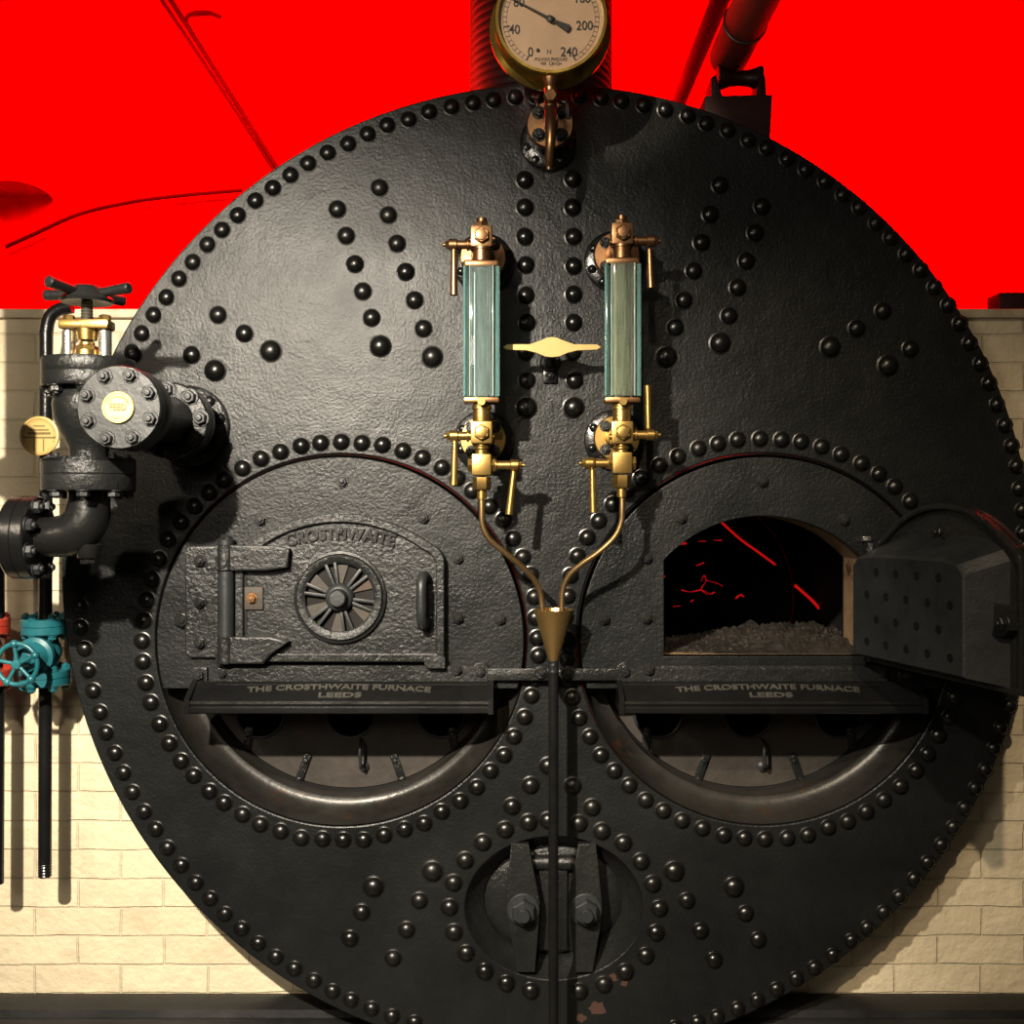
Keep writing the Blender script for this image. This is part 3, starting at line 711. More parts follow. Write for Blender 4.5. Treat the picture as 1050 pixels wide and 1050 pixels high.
# ------------------------------------------------------------------ WATER GAUGES
def water_gauge(cxp, side, label, glassm, metal_top):
    """side = +1: upper and lower levers on the right"""
    g = .19; k = K(g)
    def w(px, py, off=0): v = W(px, py, g); v.y -= off; return v
    root = empty('water_gauge', W(cxp, 440, .0), label, 'water gauge', 'water gauges')
    oy = 0 if side < 0 else -2.5
    # mounts
    for yy, nm in ((252+oy, metal_top), (447+oy*.5, 'brass')):
        c = w(cxp, yy); c0 = V((c.x, 0, c.z))
        pd = MB(); pd.lathe([(31*S,-.002),(31*S,.012),(29.5*S,.015),(18*S,.016),(18*S,.06),(18*S,.065)], c0, (0,-1,0), 40); 
        for a in (200, 240, 290, 330, 150): 
            rr = 24.5*S; pd.lathe([(.011,.014),(.010,.020),(.006,.024),(0,.025)], c0+V((rr*math.cos(math.radians(a)),0,rr*math.sin(math.radians(a)))), (0,-1,0), 14, caps=False)
        pd.build('mounting_pad', 'gloss', root)
        fl_ = MB(); fl_.lathe([(23*S,.066),(23*S,.076),(22*S,.080),(12*S,.081),(11*S,.09),(11*S,.175)], c0, (0,-1,0), 40)
        fo = fl_.build('flange', nm, root)
        for a in (45, 135, 225, 315):
            n = MB(); rr = 16.5*S; n.nut(c0+V((rr*math.cos(math.radians(a)),-.080,rr*math.sin(math.radians(a)))), .0105, stud=.6); n.build('nut', 'iron', fo)
    # top body
    top = MB(); yc = 244+oy
    top.box(w(cxp, yc), (22*k, .046, 22*k), .004)
    top.cyl(w(cxp, yc+10), w(cxp, yc+25), 9.2*k, bev=.002); top.cyl(w(cxp,yc+10), w(cxp,yc+13), 10.4*k)
    top.hex(w(cxp, yc-11), 7.5*k, 5*k, (0,0,1)); top.cyl(w(cxp, yc-15.5), w(cxp, yc-20), 5.2*k)
    top.cyl(w(cxp-side*9, yc+7), w(cxp-side*13, yc+7), 3.2*k)
    to = top.build('top_cock', metal_top, root)
    n = MB(); n.hex(w(cxp, yc, .022), 8.2*k, .012, (0,-1,0), pi/6); n.lathe([(6*k,0),(5.4*k,.004),(0,.006)], w(cxp,yc,.034), (0,-1,0), 18, caps=False); n.build('cap_nut', metal_top, to)
    pl = MB(); yb = yc+27
    L = [w(cxp-17, yb), w(cxp+17, yb)]
    pl.box(w(cxp, yb+1.2, -.004), (34*k, .060, 6*k), .005); pl.build('clamp_plate', metal_top, root)
    # glass box
    y0, y1 = yb+4.2, 407.5+oy*.2
    zc = (w(0,y0).z+w(0,y1).z)/2; hh = w(0,y0).z-w(0,y1).z
    xg = w(cxp,0).x; yg = -g
    gc = MB()
    gc.box((xg, yg-.028, zc), (23*k, .006, hh), .0015)
    gl = gc.build('glass_front', glassm, root)
    for s in (-1, 1):
        ga = MB(); ga.box((xg+s*14.2*k, yg-.014, zc), (.006, .032, hh), .0015, Matrix.Rotation(s*math.radians(28), 3, 'Z')); ga.build('glass_side', 'edgeglass', root)
        ga = MB(); ga.box((xg+s*11.7*k, yg-.0295, zc), (.0022, .0085, hh), .0005); ga.build('glass_edge', 'tube', root)
    tb = MB(); tb.cyl((xg, yg, zc-hh/2), (xg, yg, zc+hh/2), 4.6*k, seg=24); tb.build('gauge_tube', 'tube', root)
    bp = MB(); bp.box((xg, yg+.020, zc), (24*k, .004, hh), .001); rf_ = bp.build('back_reflector', 'whitecore' if side < 0 else 'oliveback', root)
    for s in (-1, 1):
        for ux_, wd, mt in ((8.2, 1.6, 'darkstripe'), (5.6, 1.2, 'tealstripe')):
            q = MB(); q.box((xg+s*ux_*k, yg+.0165, zc), (wd*k, .003, hh), .0005); q.build('reflector_stripe', mt, rf_)
    # lower clamp and cocks
    pl = MB(); pl.box(w(cxp, 411, -.004), (36*k, .060, 5.5*k), .005); pl.build('clamp_plate', metal_top, root)
    n = MB(); n.cyl(w(cxp, 413, .024), w(cxp, 413, .036), 4.3*k); n.build('clamp_screw', 'brass', root)
    yc2 = 444
    lo = MB(); lo.cyl(w(cxp, 414), w(cxp, 433), 9.3*k, bev=.002); lo.cyl(w(cxp,417), w(cxp,420), 10.4*k)
    lo.box(w(cxp, yc2), (22*k, .046, 23*k), .004)
    lo.cyl(w(cxp, 455), w(cxp, 466), 6.4*k); lo.lathe([(6*k,0),(8*k,2*k),(8*k,3*k),(6*k,5*k)], w(cxp,462), (0,0,1), 24)
    lo.cyl(w(cxp-side*9, yc2+4), w(cxp-side*13, yc2+4), 3.2*k)
    lc = lo.build('lower_cock', 'brass', root)
    n = MB(); n.hex(w(cxp, yc2, .022), 8.2*k, .012, (0,-1,0), pi/6); n.lathe([(6*k,0),(5.4*k,.004),(0,.006)], w(cxp,yc2,.034), (0,-1,0), 18, caps=False); n.build('cap_nut', 'brass', lc)
    yd = 477 if side < 0 else 475
    dr = MB(); dr.box(w(cxp, yd), (20*k, .044, 22*k), .004)
    dr.hex(w(cxp+side*10, yd), 7.5*k, 4.5*k, (side,0,0)); dr.hex(w(cxp, yd+12.5), 9.5*k, 13*k, (0,0,-1), pi/6); dr.cyl(w(cxp, yd+12), w(cxp, yd+35), 5*k)
    dr.hex(w(cxp-side*10, yd), 7*k, 4.5*k, (-side,0,0)); dr.build('drain_cock', 'brass', root)
    # levers: (pivot x offset, y, sense, lever dir, length)
    def lever(sx, y, x1, lx, ly, tip, mat, tilt=0):
        b = MB(); b.cyl(w(cxp+sx*9, y), w(cxp+x1-sx*4, y), 4.6*k); b.cyl(w(cxp+sx*13, y), w(cxp+sx*15.5, y), 6.2*k)
        b.cyl(w(cxp+x1-sx*9, y), w(cxp+x1, y), 6.0*k, bev=.002); b.hex(w(cxp+x1, y), 4.4*k, 3*k, (sx,0,0)); b.cyl(w(cxp+x1+sx*3,y), w(cxp+x1+sx*6,y), 2.2*k)
        lv = b.build('cock_spindle', mat, root)
        q = MB(); q.cyl(w(cxp+lx, ly), w(cxp+lx+tilt, tip), 3.0*k, 4.1*k, bev=.0015); q.ball(w(cxp+lx, y), 5.8*k); q.build('lever', mat, lv)
    lever(side, 251 if side < 0 else 247, side*34, side*28.5, 255, 303 if side < 0 else 296, metal_top, 0 if side < 0 else 1.5)
    if side < 0: lever(-1, 447, -33, -27.5, 452, 498, 'brass', -1)
    else: lever(1, 446, 34, 27.5, 440, 395, 'brass', -1)
    lever(-side, yd, -side*38, -side*(33 if side < 0 else 30), yd+6, 528 if side < 0 else 526, 'brass', -5 if side < 0 else 1)
    # outlet pipe to funnel
    s = -side
    if side < 0: P_ = [(494,508,.19),(494,524,.19),(495,539,.188),(502,553,.184),(517,566,.175),(533,579,.163),(546,592,.15),(554,608,.14),(557,632,.135)]
    else: P_ = [(638,506,.19),(638,522,.19),(637,536,.188),(630,551,.184),(613,567,.175),(597,578,.163),(584,590,.15),(577,606,.14),(576,632,.135)]
    MB().tube([W(*p) for p in P_], 3.1*k, 14).build('outlet_pipe', 'copperpipe', root)
    return root
M['darkstripe'] = plain('dark_stripe', (.03,.06,.055), .4)
M['tealstripe'] = plain('teal_stripe', (.16,.30,.28), .4)
M['oliveback'] = plain('olive_reflector', (.30,.29,.17), .5)
M['whitecore'] = plain('pale_reflector', (.50,.64,.62), .5)
water_gauge(494, -1, 'brass water gauge with pale blue-green glass, left of the flat brass pointer', 'glass', 'bronze')
water_gauge(637.5, 1, 'brass water gauge with darker olive glass, right of the flat brass pointer', 'glass2', 'bronze')

# funnel and drain pipe
fn = empty('drain_funnel', W(568, 1040, .12), 'conical brass funnel on a long black drain pipe at boiler centre', 'funnel')
c = W(567.5, 679, .135); k = K(.135)
MB().lathe([(4.6*k,0),(5.2*k,3*k),(20.2*k,53*k),(20.6*k,54*k),(19.5*k,54*k),(4.2*k,3*k)], c, (0,0,1), 40, caps=False).build('funnel_cone', 'funnel', fn)
MB().cyl(W(567.5,677,.135), W(567.5,690,.135), 5.4*k).build('ferrule', 'iron', fn)
p0 = W(567.5,686,.135); MB().cyl(p0, (p0.x, p0.y, .0), 5.1*k).build('drain_pipe', 'gloss', fn)
MB().box((p0.x, -.082, z_(690)), (.022, .095, .022), .003).build('pipe_bracket', 'iron', fn)

# pointer
pr = empty('level_pointer', W(565,383,0), 'flat brass pointed level indicator between the two water gauges', 'pointer')
pd_ = .125
L = [(516,356),(520,353.2),(543,353),(552,350),(561,346.3),(566,345.5),(571,346.3),(580,350),(589,353),(612,353.2),(616.5,356),(612,358.8),(592,359.5),(582,362),(573,365.8),(566,366.5),(559,365.8),(550,362),(540,359.5),(520,358.8)]
MB().prism([(W(x,y,pd_).x, W(x,y,pd_).z) for x, y in L], -pd_-.003, -pd_+.003, .0008).build('pointer_blade', 'pointer', pr)
n = MB(); c = W(565,360,pd_); n.cyl((c.x,-pd_+.004,c.z), (c.x,-.05,c.z-.01), .012); n.cyl((c.x,-.05,c.z-.01),(c.x,-.01,c.z-.012),.014); n.build('pointer_stem', 'gloss', pr)
n = MB(); n.lathe([(.026,0),(.026,.008),(.022,.012)], (x_(564),0,z_(372)), (0,-1,0), 28); n.box((x_(564),-.006,z_(383)),(.034,.010,.05),.004); n.nut((x_(564),-.011,z_(386)),.009,stud=.7); n.build('pointer_bracket', 'gloss', pr)

# ------------------------------------------------------------------ PRESSURE GAUGE
g = .21; k = K(g)
pg = empty('pressure_gauge', W(563, 150, 0), 'round brass pressure gauge with cream dial numbered to 240 at the top of the boiler', 'pressure gauge')
gc = W(565, 19, g)
MB().lathe([(0,-.075),(62*k,-.075),(63.5*k,-.068),(63.5*k,-.060),(58*k,-.052),(57.5*k,-.004),(58.5*k,.002),(57*k,.008),(54*k,.008),(53.2*k,.002),(53.2*k,-.006)], gc, (0,-1,0), 96, caps=False).build('case', 'bezel', pg)
dl = MB().lathe([(0,-.004),(53.4*k,-.004)], gc, (0,-1,0), 96, caps=False).build('dial', 'dial', pg)
ink = MB(); fy = gc.y+.004
def gdir(v):  # dial direction for a reading
    a = math.radians(31+298*v/240); return V((-math.sin(a), 0, -math.cos(a)))
def tick(v, r0, r1, wd):
    d = gdir(v); s = V((d.z, 0, -d.x)); a = V((gc.x, fy-.0008, gc.z))
    q = [a+d*r0*k+s*wd*k, a+d*r1*k+s*wd*k, a+d*r1*k-s*wd*k, a+d*r0*k-s*wd*k]; ink.bm.faces.new([ink.bm.verts.new(x) for x in q])
for v in range(0, 241, 40): tick(v, 43, 49.5, .65)
for i in range(49): 
    if i % 8: tick(i*5, 45.5, 49.5, .22 if i % 2 else .35)
for rr in (45.5, 49.5):
    for i in range(120): 
        d0, d1 = gdir(240*i/120), gdir(240*(i+1)/120); a = V((gc.x, fy-.0007, gc.z))
        ink.bm.faces.new([ink.bm.verts.new(x) for x in (a+d0*(rr-.12)*k, a+d1*(rr-.12)*k, a+d1*(rr+.15)*k, a+d0*(rr+.15)*k)])
for v, px, py in ((0,544,53),(40,527.5,30),(80,532,3),(120,565,-19),(160,597,-1),(200,599.5,26),(240,583.5,53)):
    if v in (80, 160): py -= 1
    pw = W(px, py, g); ink.text(str(v), (pw.x, fy-.0008, pw.z), 13.5*k, .0003, sx=.86, bold=.0003)
pw = W(565, 60.3, g); ink.text('POUNDS PRESSURE', (pw.x, fy-.0008, pw.z), 4.6*k, .0002, width=33*k)
pw = W(565, 64.8, g); ink.text('PER      INCH', (pw.x, fy-.0008, pw.z), 4.2*k, .0002, width=21*k)
for (x0, y0, x1, y1) in ((563.4,63,566.4,63.4),(563.4,66,566.4,66.4),(563.4,63,563.8,66.4),(566,63,566.4,66.4)):
    a = W(x0,y0,g); b_ = W(x1,y1,g); ink.box(((a.x+b_.x)/2, fy-.0008, (a.z+b_.z)/2), (abs(b_.x-a.x), .0004, abs(a.z-b_.z)), 0)
pw = W(563, 52.5, g); ink.text('N', (pw.x, fy-.0008, pw.z), 6.5*k, .0002)
ink.lathe([(0,0),(2*k,0),(2*k,.0015),(0,.002)], (W(551.5,51,g).x, fy, W(551.5,51,g).z), (0,-1,0), 14, caps=False)
tag(ink.build('dial_marks', 'ink', dl, smooth=False), 'printed black scale and numbers on the dial')
nd = MB(); c0 = W(565, 20, g); c0.y = fy-.006
a = math.atan2(16.5, -33); d = V((-36, 0, 19)).normalized(); s = V((d.z, 0, -d.x))
def npt(u, v): return (c0.x+(d.x*u+s.x*v)*k, c0.z+(d.z*u+s.z*v)*k)
nd.prism([npt(48,.3),npt(5,1.1),npt(4,3),npt(-3,3),npt(-5,1.4),npt(-20,3.8),npt(-21.5,2),npt(-21.5,-2),npt(-20,-3.8),npt(-5,-1.4),npt(-3,-3),npt(4,-3),npt(5,-1.1),npt(48,-.3)], c0.y-.001, c0.y+.001, 0)
nd.lathe([(3.4*k,0),(3.0*k,.004),(0,.006)], c0, (0,-1,0), 18, caps=False); nd.build('needle', 'ink', dl)
# stand, flange, cock
bx = W(564,127,.14); bz = bx.z; bxx = bx.x
n = MB(); n.lathe([(29*S,-.002),(29*S,.014),(27*S,.018),(15*S,.02),(14*S,.12)], (bxx,0,bz), (0,-1,0), 40)
for a in (195, 235, 270, 305, 345): n.lathe([(.010,.016),(.009,.024),(0,.028)], (bxx+.054*math.cos(math.radians(a)),0,bz+.054*math.sin(math.radians(a))), (0,-1,0), 12, caps=False)
n.build('standpipe', 'gloss', pg)
kk = K(.14)
n = MB().lathe([(24*kk,.122),(24*kk,.133),(23*kk,.137),(8*kk,.138),(7*kk,.19)], (bxx,0,bz), (0,-1,0), 40); fo = n.build('flange', 'bronze', pg)
for dx, dz in ((-11.5,12),(11.5,12),(-11.5,-11),(11.5,-11)):
    n = MB(); n.nut((bxx+dx*kk, -.137, bz+dz*kk), .0125, stud=.6); n.build('nut', 'iron', fo)
n = MB(); ck = W(564,102,.2)
n.cyl(W(564.5,80,.2), W(564.5,92,.2), 8*k, 5*k); n.cyl(W(564.5,90,.2), W(564.5,118,.2), 6.6*k); n.hex(ck+V((0,-.012,0)), 7*k, .018, (0,-1,0)); n.cyl((bxx,-.14,bz),(W(564,125,.2).x,-.2,W(564,122,.2).z),6.5*k)
n.build('gauge_cock', 'bronze', pg)
n = MB(); n.tube([W(564,112,.205), W(564.5,128,.222), W(564.5,145,.225), W(563.5,160,.215), W(563,170,.205)], lambda t: (6.2-2.2*t)*k, 16); n.cyl(W(563,168,.205), W(563,174.5,.205), 3.2*k); n.build('cock_handle', 'bronze', pg)
n = MB(); n.tube([W(553,98,.19), W(550,103,.195), W(552,110,.195)], 2*k); n.build('side_lever', 'iron', pg); n = MB(); n.tube([W(576,104,.19), W(582,108,.195), W(583,122,.195)], 2.3*k); n.build('side_lever', 'iron', pg)
n = MB(); n.box(W(564,79,.17),(.055,.02,.014),.004); n.build('gauge_bracket', 'iron', pg)

# ------------------------------------------------------------------ FEED VALVE
fv = empty('feed_valve', W(195,437,0), 'large black flanged feed check valve with four-armed handwheel and brass disc, bolted to the boiler', 'valve')
ax, az = xz(195, 437)
n = MB(); n.lathe([(41*S,-.002),(41*S,.012),(39*S,.016),(24*S,.018)], (ax,0,az), (0,-1,0), 48)
for i in range(10):
    a = 2*pi*(i+.35)/10; n.lathe([(.014,.014),(.013,.022),(.008,.028),(0,.030)], (ax+33*S*math.cos(a),0,az+33*S*math.sin(a)), (0,-1,0), 14, caps=False)
n.build('boiler_pad', 'iron', fv)
n = MB(); n.lathe([(26*S,.01),(25*S,.09),(36*S,.095),(37*S,.10),(37*S,.125),(36*S,.127),(37*S,.130),(37*S,.158),(35.5*S,.162),(23*S,.164),(22*S,.17),(22*S,.40),(26*S,.42),(26*S,.425)], (ax,0,az), (0,-1,0), 56)
st = n.build('stub_pipe', 'iron', fv)
for i in range(8):
    a = 2*pi*(i+.1)/8; n = MB(); n.nut((ax+30*S*math.cos(a),-.162,az+30*S*math.sin(a)), .016, stud=.7); n.build('nut', 'greyiron', st)
yF = -.49; rF = 43.2*K(.49)
n = MB(); n.lathe([(25*S,.40),(rF*.97,.405),(rF,.412),(rF,.452),(rF*.985,.456),(rF,.46),(rF,.486),(rF*.97,.490),(0,.4905)], (ax,0,az), (0,-1,0), 72, caps=False)
ff = n.build('end_flange', 'greyiron', fv)
for i in range(8):
    a = 2*pi*(i+.5)/8 + .04; rr = rF*.80; n = MB(); n.nut((ax+rr*math.cos(a),-.489,az+rr*math.sin(a)), .0128, stud=.8); n.build('nut', 'greyiron', ff)
c = V((ax,-.4900,az-.001)); kf = K(.49)
n = MB(); n.lathe([(16.5*kf,0),(16.5*kf,.005),(15.8*kf,.007),(14.5*kf,.007),(14*kf,.0045),(0,.0045)], c, (0,-1,0), 48, caps=False)
fd = n.build('brass_disc', 'brassmat', ff)
n = MB(); n.text('FEED', c+V((0,-.0055,0)), 9.5*kf, .0006, width=17*kf, bold=.0003)
for i in range(28):
    a = math.radians(20+140*i/27); n.box(c+V((11.3*kf*math.cos(a),-.005,11.3*kf*math.sin(a))), (.0009,.001,.0052 if i%2 else .0035), 0, Matrix.Rotation(pi/2-a,3,'Y'))
for i in range(12):
    a = math.radians(235+70*i/11); n.box(c+V((11.3*kf*math.cos(a),-.005,11.3*kf*math.sin(a))), (.0009,.001,.003), 0, Matrix.Rotation(pi/2-a,3,'Y'))
tag(n.build('engraving', 'tagdark', fd, smooth=False), 'engraved word FEED on the brass disc')
# body, axis vertical
dB = .33; kb = K(dB); bx0 = W(91, 430, dB).x; by = -dB
def zb(py): return H+(525-py)*kb
def vl(prof, name, mat, x=bx0, y=by, par=fv, seg=48, kk=kb):   # prof: (radius px, py) at body depth
    b = MB(); b.lathe([(r*kk, (zb(p)-0)) for r, p in prof], (x, y, 0), (0,0,1), seg); return b.build(name, mat, par)
vl([(20,476),(19,468),(20,458),(27,446),(34,430),(35.5,415),(33,402),(27,396),(25,390),(26,380)][::-1], 'body', 'iron')
MB().cyl((bx0, by, zb(420)), (ax, -.36, az), 26*kb, 25*kb).build('body_branch', 'iron', fv)
bn = vl([(45,398),(46,396),(46,384.5),(45.3,383.5),(46,382.5),(46,371),(45,369),(12,368)][::-1], 'bonnet_flange', 'iron')
lw = vl([(25,476),(44,475),(46,474),(46,461+10),(46,486),(45,487),(46,488),(46,501),(45,503),(22,504)], 'lower_flange', 'iron')
lw.data.update()
for i in range(8):
    a = 2*pi*(i+.3)/8
    n = MB(); rr = 38*kb
    n.nut((bx0+rr*math.cos(a), by+rr*math.sin(a), zb(503)), 6.5*kb, (0,0,-1), stud=.3); n.nut((bx0+rr*math.cos(a), by+rr*math.sin(a), zb(475)), 6*kb, (0,0,1), stud=.8); n.build('bolt', 'greyiron', lw)
    n = MB(); n.nut((bx0+rr*math.cos(a), by+rr*math.sin(a), zb(398)), 6.5*kb, (0,0,-1), stud=.8); n.build('bolt', 'iron', bn)
for s in (-1, 1):
    n = MB(); n.cyl((bx0+s*18.5*kb, by-.01, zb(369)), (bx0+s*18.5*kb, by-.01, zb(340)), 6.6*kb); n.cyl((bx0+s*18.5*kb, by-.01, zb(371)), (bx0+s*18.5*kb, by-.01, zb(367)), 8*kb); n.build('yoke_pillar', 'steel', fv)
n = MB(); n.box((bx0, by-.01, zb(334.5)), (51*kb, .05, 9.5*kb), .008)
for s in (-1, 1): n.hex((bx0+s*18.5*kb, by-.01, zb(330)), 6*kb, 6*kb, (0,0,1))
n.cyl((bx0,by-.01,zb(350)),(bx0,by-.01,zb(338)),10*kb,11*kb); n.build('yoke_bridge', 'brass', fv)
n = MB(); n.cyl((bx0,by-.01,zb(369)),(bx0,by-.01,zb(360)),12*kb); n.hex((bx0,by-.01,zb(361)),11*kb,6*kb,(0,0,1)); n.cyl((bx0,by-.01,zb(355)),(bx0,by-.01,zb(352)),8*kb); n.build('gland', 'brass', fv)
n = MB(); pf = []
for i in range(40):
    p = 368-i*1.5; pf.append(((5.2 if i % 2 else 6.2)*kb, zb(p)))
n.lathe(pf, (bx0,by-.01,0), (0,0,1), 24); n.build('spindle', 'thread', fv)
hw = MB(); hz0 = zb(306)
hw.lathe([(7*kb,-.006),(25*kb,-.012),(27*kb,-.006),(18*kb,.012),(15*kb,.022),(13*kb,.024),(6*kb,.024),(6*kb,.0)], (bx0,by-.01,hz0), (0,0,1), 40)
hwo = hw.build('handwheel_hub', 'iron', fv)
for vx, vy in ((-.35,-.93),(.93,-.35),(-.93,.35),(.35,.93)):
    a = V((bx0+vx*16*kb, by-.01+vy*16*kb, hz0+.008)); b_ = V((bx0+vx*54*kb, by-.01+vy*54*kb, hz0+.013))
    n = MB(); n.cyl(a, b_, 4.6*kb, 5.8*kb, bev=.003); n.build('wheel_arm', 'iron', hwo)
# elbow
cE = V((bx0, by, 0)); k = kb
pts = [(bx0,by,zb(502)),(bx0,by,zb(518)),(bx0-3*k,by,zb(534)),(bx0-14*k,by,zb(546)),(bx0-30*k,by,zb(550)),(bx0-52*k,by,zb(551))]
el = MB().tube(pts, lambda t: (20.5+2.2*math.sin(pi*t)**2)*kb, 32, 8); elo = el.build('elbow', 'gloss', fv)
n = MB(); n.cyl((bx0,by,zb(558)),(bx0,by,zb(572)),13*kb,11*kb); n.hex((bx0,by,zb(570)),8.5*kb,8*kb,(0,0,-1)); n.build('drain_plug', 'gloss', elo)
fx = bx0-50*kb
ez = zb(551)
n = MB(); n.lathe([(24*kb,-.004),(41*kb,0),(42.5*kb,.004),(42.5*kb,.026),(41.5*kb,.0275),(42.5*kb,.029),(42.5*kb,.052),(41*kb,.056),(18*kb,.057)], (fx,by,ez), (-1,0,0), 56); ef = n.build('elbow_flange', 'gloss', fv)
for i in range(8):
    a = 2*pi*(i+.5)/8; n = MB(); n.nut((fx+.0, by+34*kb*math.cos(a), ez+34*kb*math.sin(a)), 6.5*kb, (1,0,0), stud=.8); n.build('bolt', 'greyiron', ef)
sx_ = W(-48, 0, dB).x
MB().tube([(fx-.05,by,ez),(sx_+.06,by,ez),(sx_+.015,by,ez+.02),(sx_,by,ez+.08),(sx_,by,ez+.9)], 22*kb, 24).build('supply_pipe', 'gloss', fv)  # upright run is unseen, added to cast shade on the left wall
n = MB(); n.lathe([(34*kb,0),(36*kb,.004),(36*kb,.05),(34*kb,.054)], (sx_,by,ez+.30), (0,0,1), 40); n.build('supply_flange', 'gloss', fv)  # flange on the added upright run

# ------------------------------------------------------------------ vertical pipe, tag, teal and red valves
dR = -.015; kr = K(dR)
vp = empty('standing_pipe', W(46,898,dR), 'thin vertical black pipe on the wall left of the boiler, running through the teal valve', 'pipe')
MB().tube([W(74,315,dR), W(62,317,dR), W(52,324,dR), W(48,338,dR), W(47.5,360,dR), W(47,500,dR), W(46.5,640,dR)], 6.6*kr, 16).build('upper_pipe', 'gloss', vp)
MB().cyl(W(46.5,690,dR), W(46,886,dR), 6.6*kr).build('lower_pipe', 'gloss', vp)
n = MB(); n.lathe([((6.9 if i % 2 else 6.1)*kr, i*.0035) for i in range(12)], W(46,899,dR), (0,0,1), 20); n.build('threaded_end', 'gloss', vp)
tg = MB(); kt = K(.06); tc = W(44.5,447.5,.0); tc.y = -.02
kt = S
tg.lathe([(20*kt,0),(20*kt,.004),(19*kt,.0055),(17.6*kt,.0055),(17*kt,.004),(0,.004)], tc, (0,-1,0), 48, caps=False); to = tg.build('round_tag', 'tag'); tag(to, 'round engraved brass tag on the thin vertical pipe beside the feed valve', 'tag')
n = MB(); y = tc.y-.005
for dz, wd, hh in ((6,20,1.2),(2.5,23,2.2),(-1.8,33,1.4),(10,12,1.0)): n.box((tc.x,y,tc.z+dz*kt),(wd*kt,.0012,hh*kt),0)
n.box((tc.x-5*kt,y,tc.z-9.5*kt),(1*kt,.0012,13*kt),0); n.box((tc.x+4.5*kt,y,tc.z-9.5*kt),(1*kt,.0012,13*kt),0)
for i in range(26): 
    a = math.radians(-20+220*i/25); n.box((tc.x+15.8*kt*math.cos(a),y+.0005,tc.z+15.8*kt*math.sin(a)),(.0012,.0012,.004),0,Matrix.Rotation(pi/2-a,3,'Y'))
n.build('engraving', 'tagdark', to, smooth=False)
n = MB(); n.cyl(W(44,450,-.02), tc, .006); n.build('tag_clip', 'iron', to)

def gate_valve(name, label, mat, px, full):
    root = empty(name, W(px, 668, dR), label, 'valve', 'gate valves')
    c = W(px, 668, dR); X, Y_ = c.x, c.y
    zz = lambda py: H+(525-py)*kr
    m2 = MB()
    for y0, y1, r in ((634,650,23),(686,702,25)):
        f = MB(); f.lathe([((r-1)*kr, zz(y1)),(r*kr, zz(y1-1)),(r*kr, zz((y0+y1)/2+.7)),((r-1)*kr, zz((y0+y1)/2)),(r*kr, zz((y0+y1)/2-.7)),(r*kr, zz(y0+1)),((r-1)*kr, zz(y0))], (X, Y_, 0), (0,0,1), 40)
        fo = f.build('flange', mat, root)
        for i in range(6):
            a = 2*pi*(i+.25)/6; n = MB(); q = V((X+(r-5)*kr*math.cos(a), Y_+(r-5)*kr*math.sin(a), 0))
            n.nut(q+V((0,0,zz(y1))), 4.4*kr, (0,0,-1), stud=.5); n.nut(q+V((0,0,zz(y0))), 4.4*kr, (0,0,1), stud=.5); n.build('bolt', mat, fo)
    b = MB(); b.lathe([(11*kr,zz(686)),(13*kr,zz(680)),(17*kr,zz(668)),(13*kr,zz(656)),(11*kr,zz(650))], (X,Y_,0), (0,0,1), 32); b.build('body', mat, root)
    hc = W(px-28.5, 681, .12) if full else W(px-22, 681, .11)
    dirv = (hc-V((X,Y_,zz(668)))); u = dirv.normalized(); o = V((X,Y_,zz(668))); Lg = dirv.length
    b = MB(); b.lathe([(15*kr,.01),(16*kr,.035),(19*kr,.04),(19*kr,.052),(15*kr,.056),(12*kr,.07),(9*kr,.085),(12*kr,.088),(12*kr,.098),(7*kr,.102),(5*kr,.115),(3.4*kr,Lg)], o, u, 28); b.build('bonnet', mat, root)
    kh = K(.12); ha = (u*.35+V((0,-1,0))*.8).normalized()
    w = MB(); w.torus(hc, 21*kh, 2.5*kh, ha, 48, 12); w.lathe([(5*kh,-.008),(5.5*kh,0),(4.5*kh,.008),(0,.010)], hc, ha, 20, caps=False)
    F = frame_to(ha)
    for i in range(5):
        a = 2*pi*(i+.35)/5; q = hc + F @ V((math.cos(a)*21*kh, math.sin(a)*21*kh, 0)); w.cyl(hc, q, 2.0*kh); w.ball(q, 4.3*kh)
    w.build('handwheel', mat, root)
    return root
gate_valve('gate_valve', 'teal painted gate valve with spoked handwheel on the thin vertical pipe', 'teal', 46, True)
rvv = gate_valve('gate_valve', 'red painted flanged valve half cut off at the left picture edge', 'redenamel', -14, True)
MB().cyl(W(-2,690,dR), W(-3,906,dR), 6.6*kr).build('outlet_pipe', 'gloss', rvv)
MB().cyl(W(-2,560,dR), W(-2,640,dR), 6.6*kr).build('inlet_pipe', 'gloss', rvv)

# ------------------------------------------------------------------ things on top of the boiler
dd_ = -.55
c = W(554.5, 92, dd_); r = 73*K(dd_)
n = MB(); rings = []
segs = 72; hgt = .50; turns = 26
t = bmesh.new(); NZ = 330
vs = [[None]*segs for _ in range(NZ)]
base_z = cz + rs - .022
for j in range(NZ):
    z = base_z + hgt*j/(NZ-1)
    for i in range(segs):
        a = 2*pi*i/segs; ph = (z/hgt*turns + 2.2*a/(2*pi)*1.0)
        ph = z/.024 + 2*i/segs
        rr = r*(1-.018*(1-abs(math.sin(pi*ph))**.7))
        vs[j][i] = t.verts.new((c.x+rr*math.cos(a), c.y+rr*math.sin(a), z))
for j in range(NZ-1):
    for i in range(segs): t.faces.new((vs[j][i], vs[j][(i+1)%segs], vs[j+1][(i+1)%segs], vs[j+1][i]))
o = MB().join(t).build('ribbed_duct', 'ropeduct', angle=60)
tag(o, 'wide dark ribbed upright duct lit red behind the pressure gauge', 'duct')

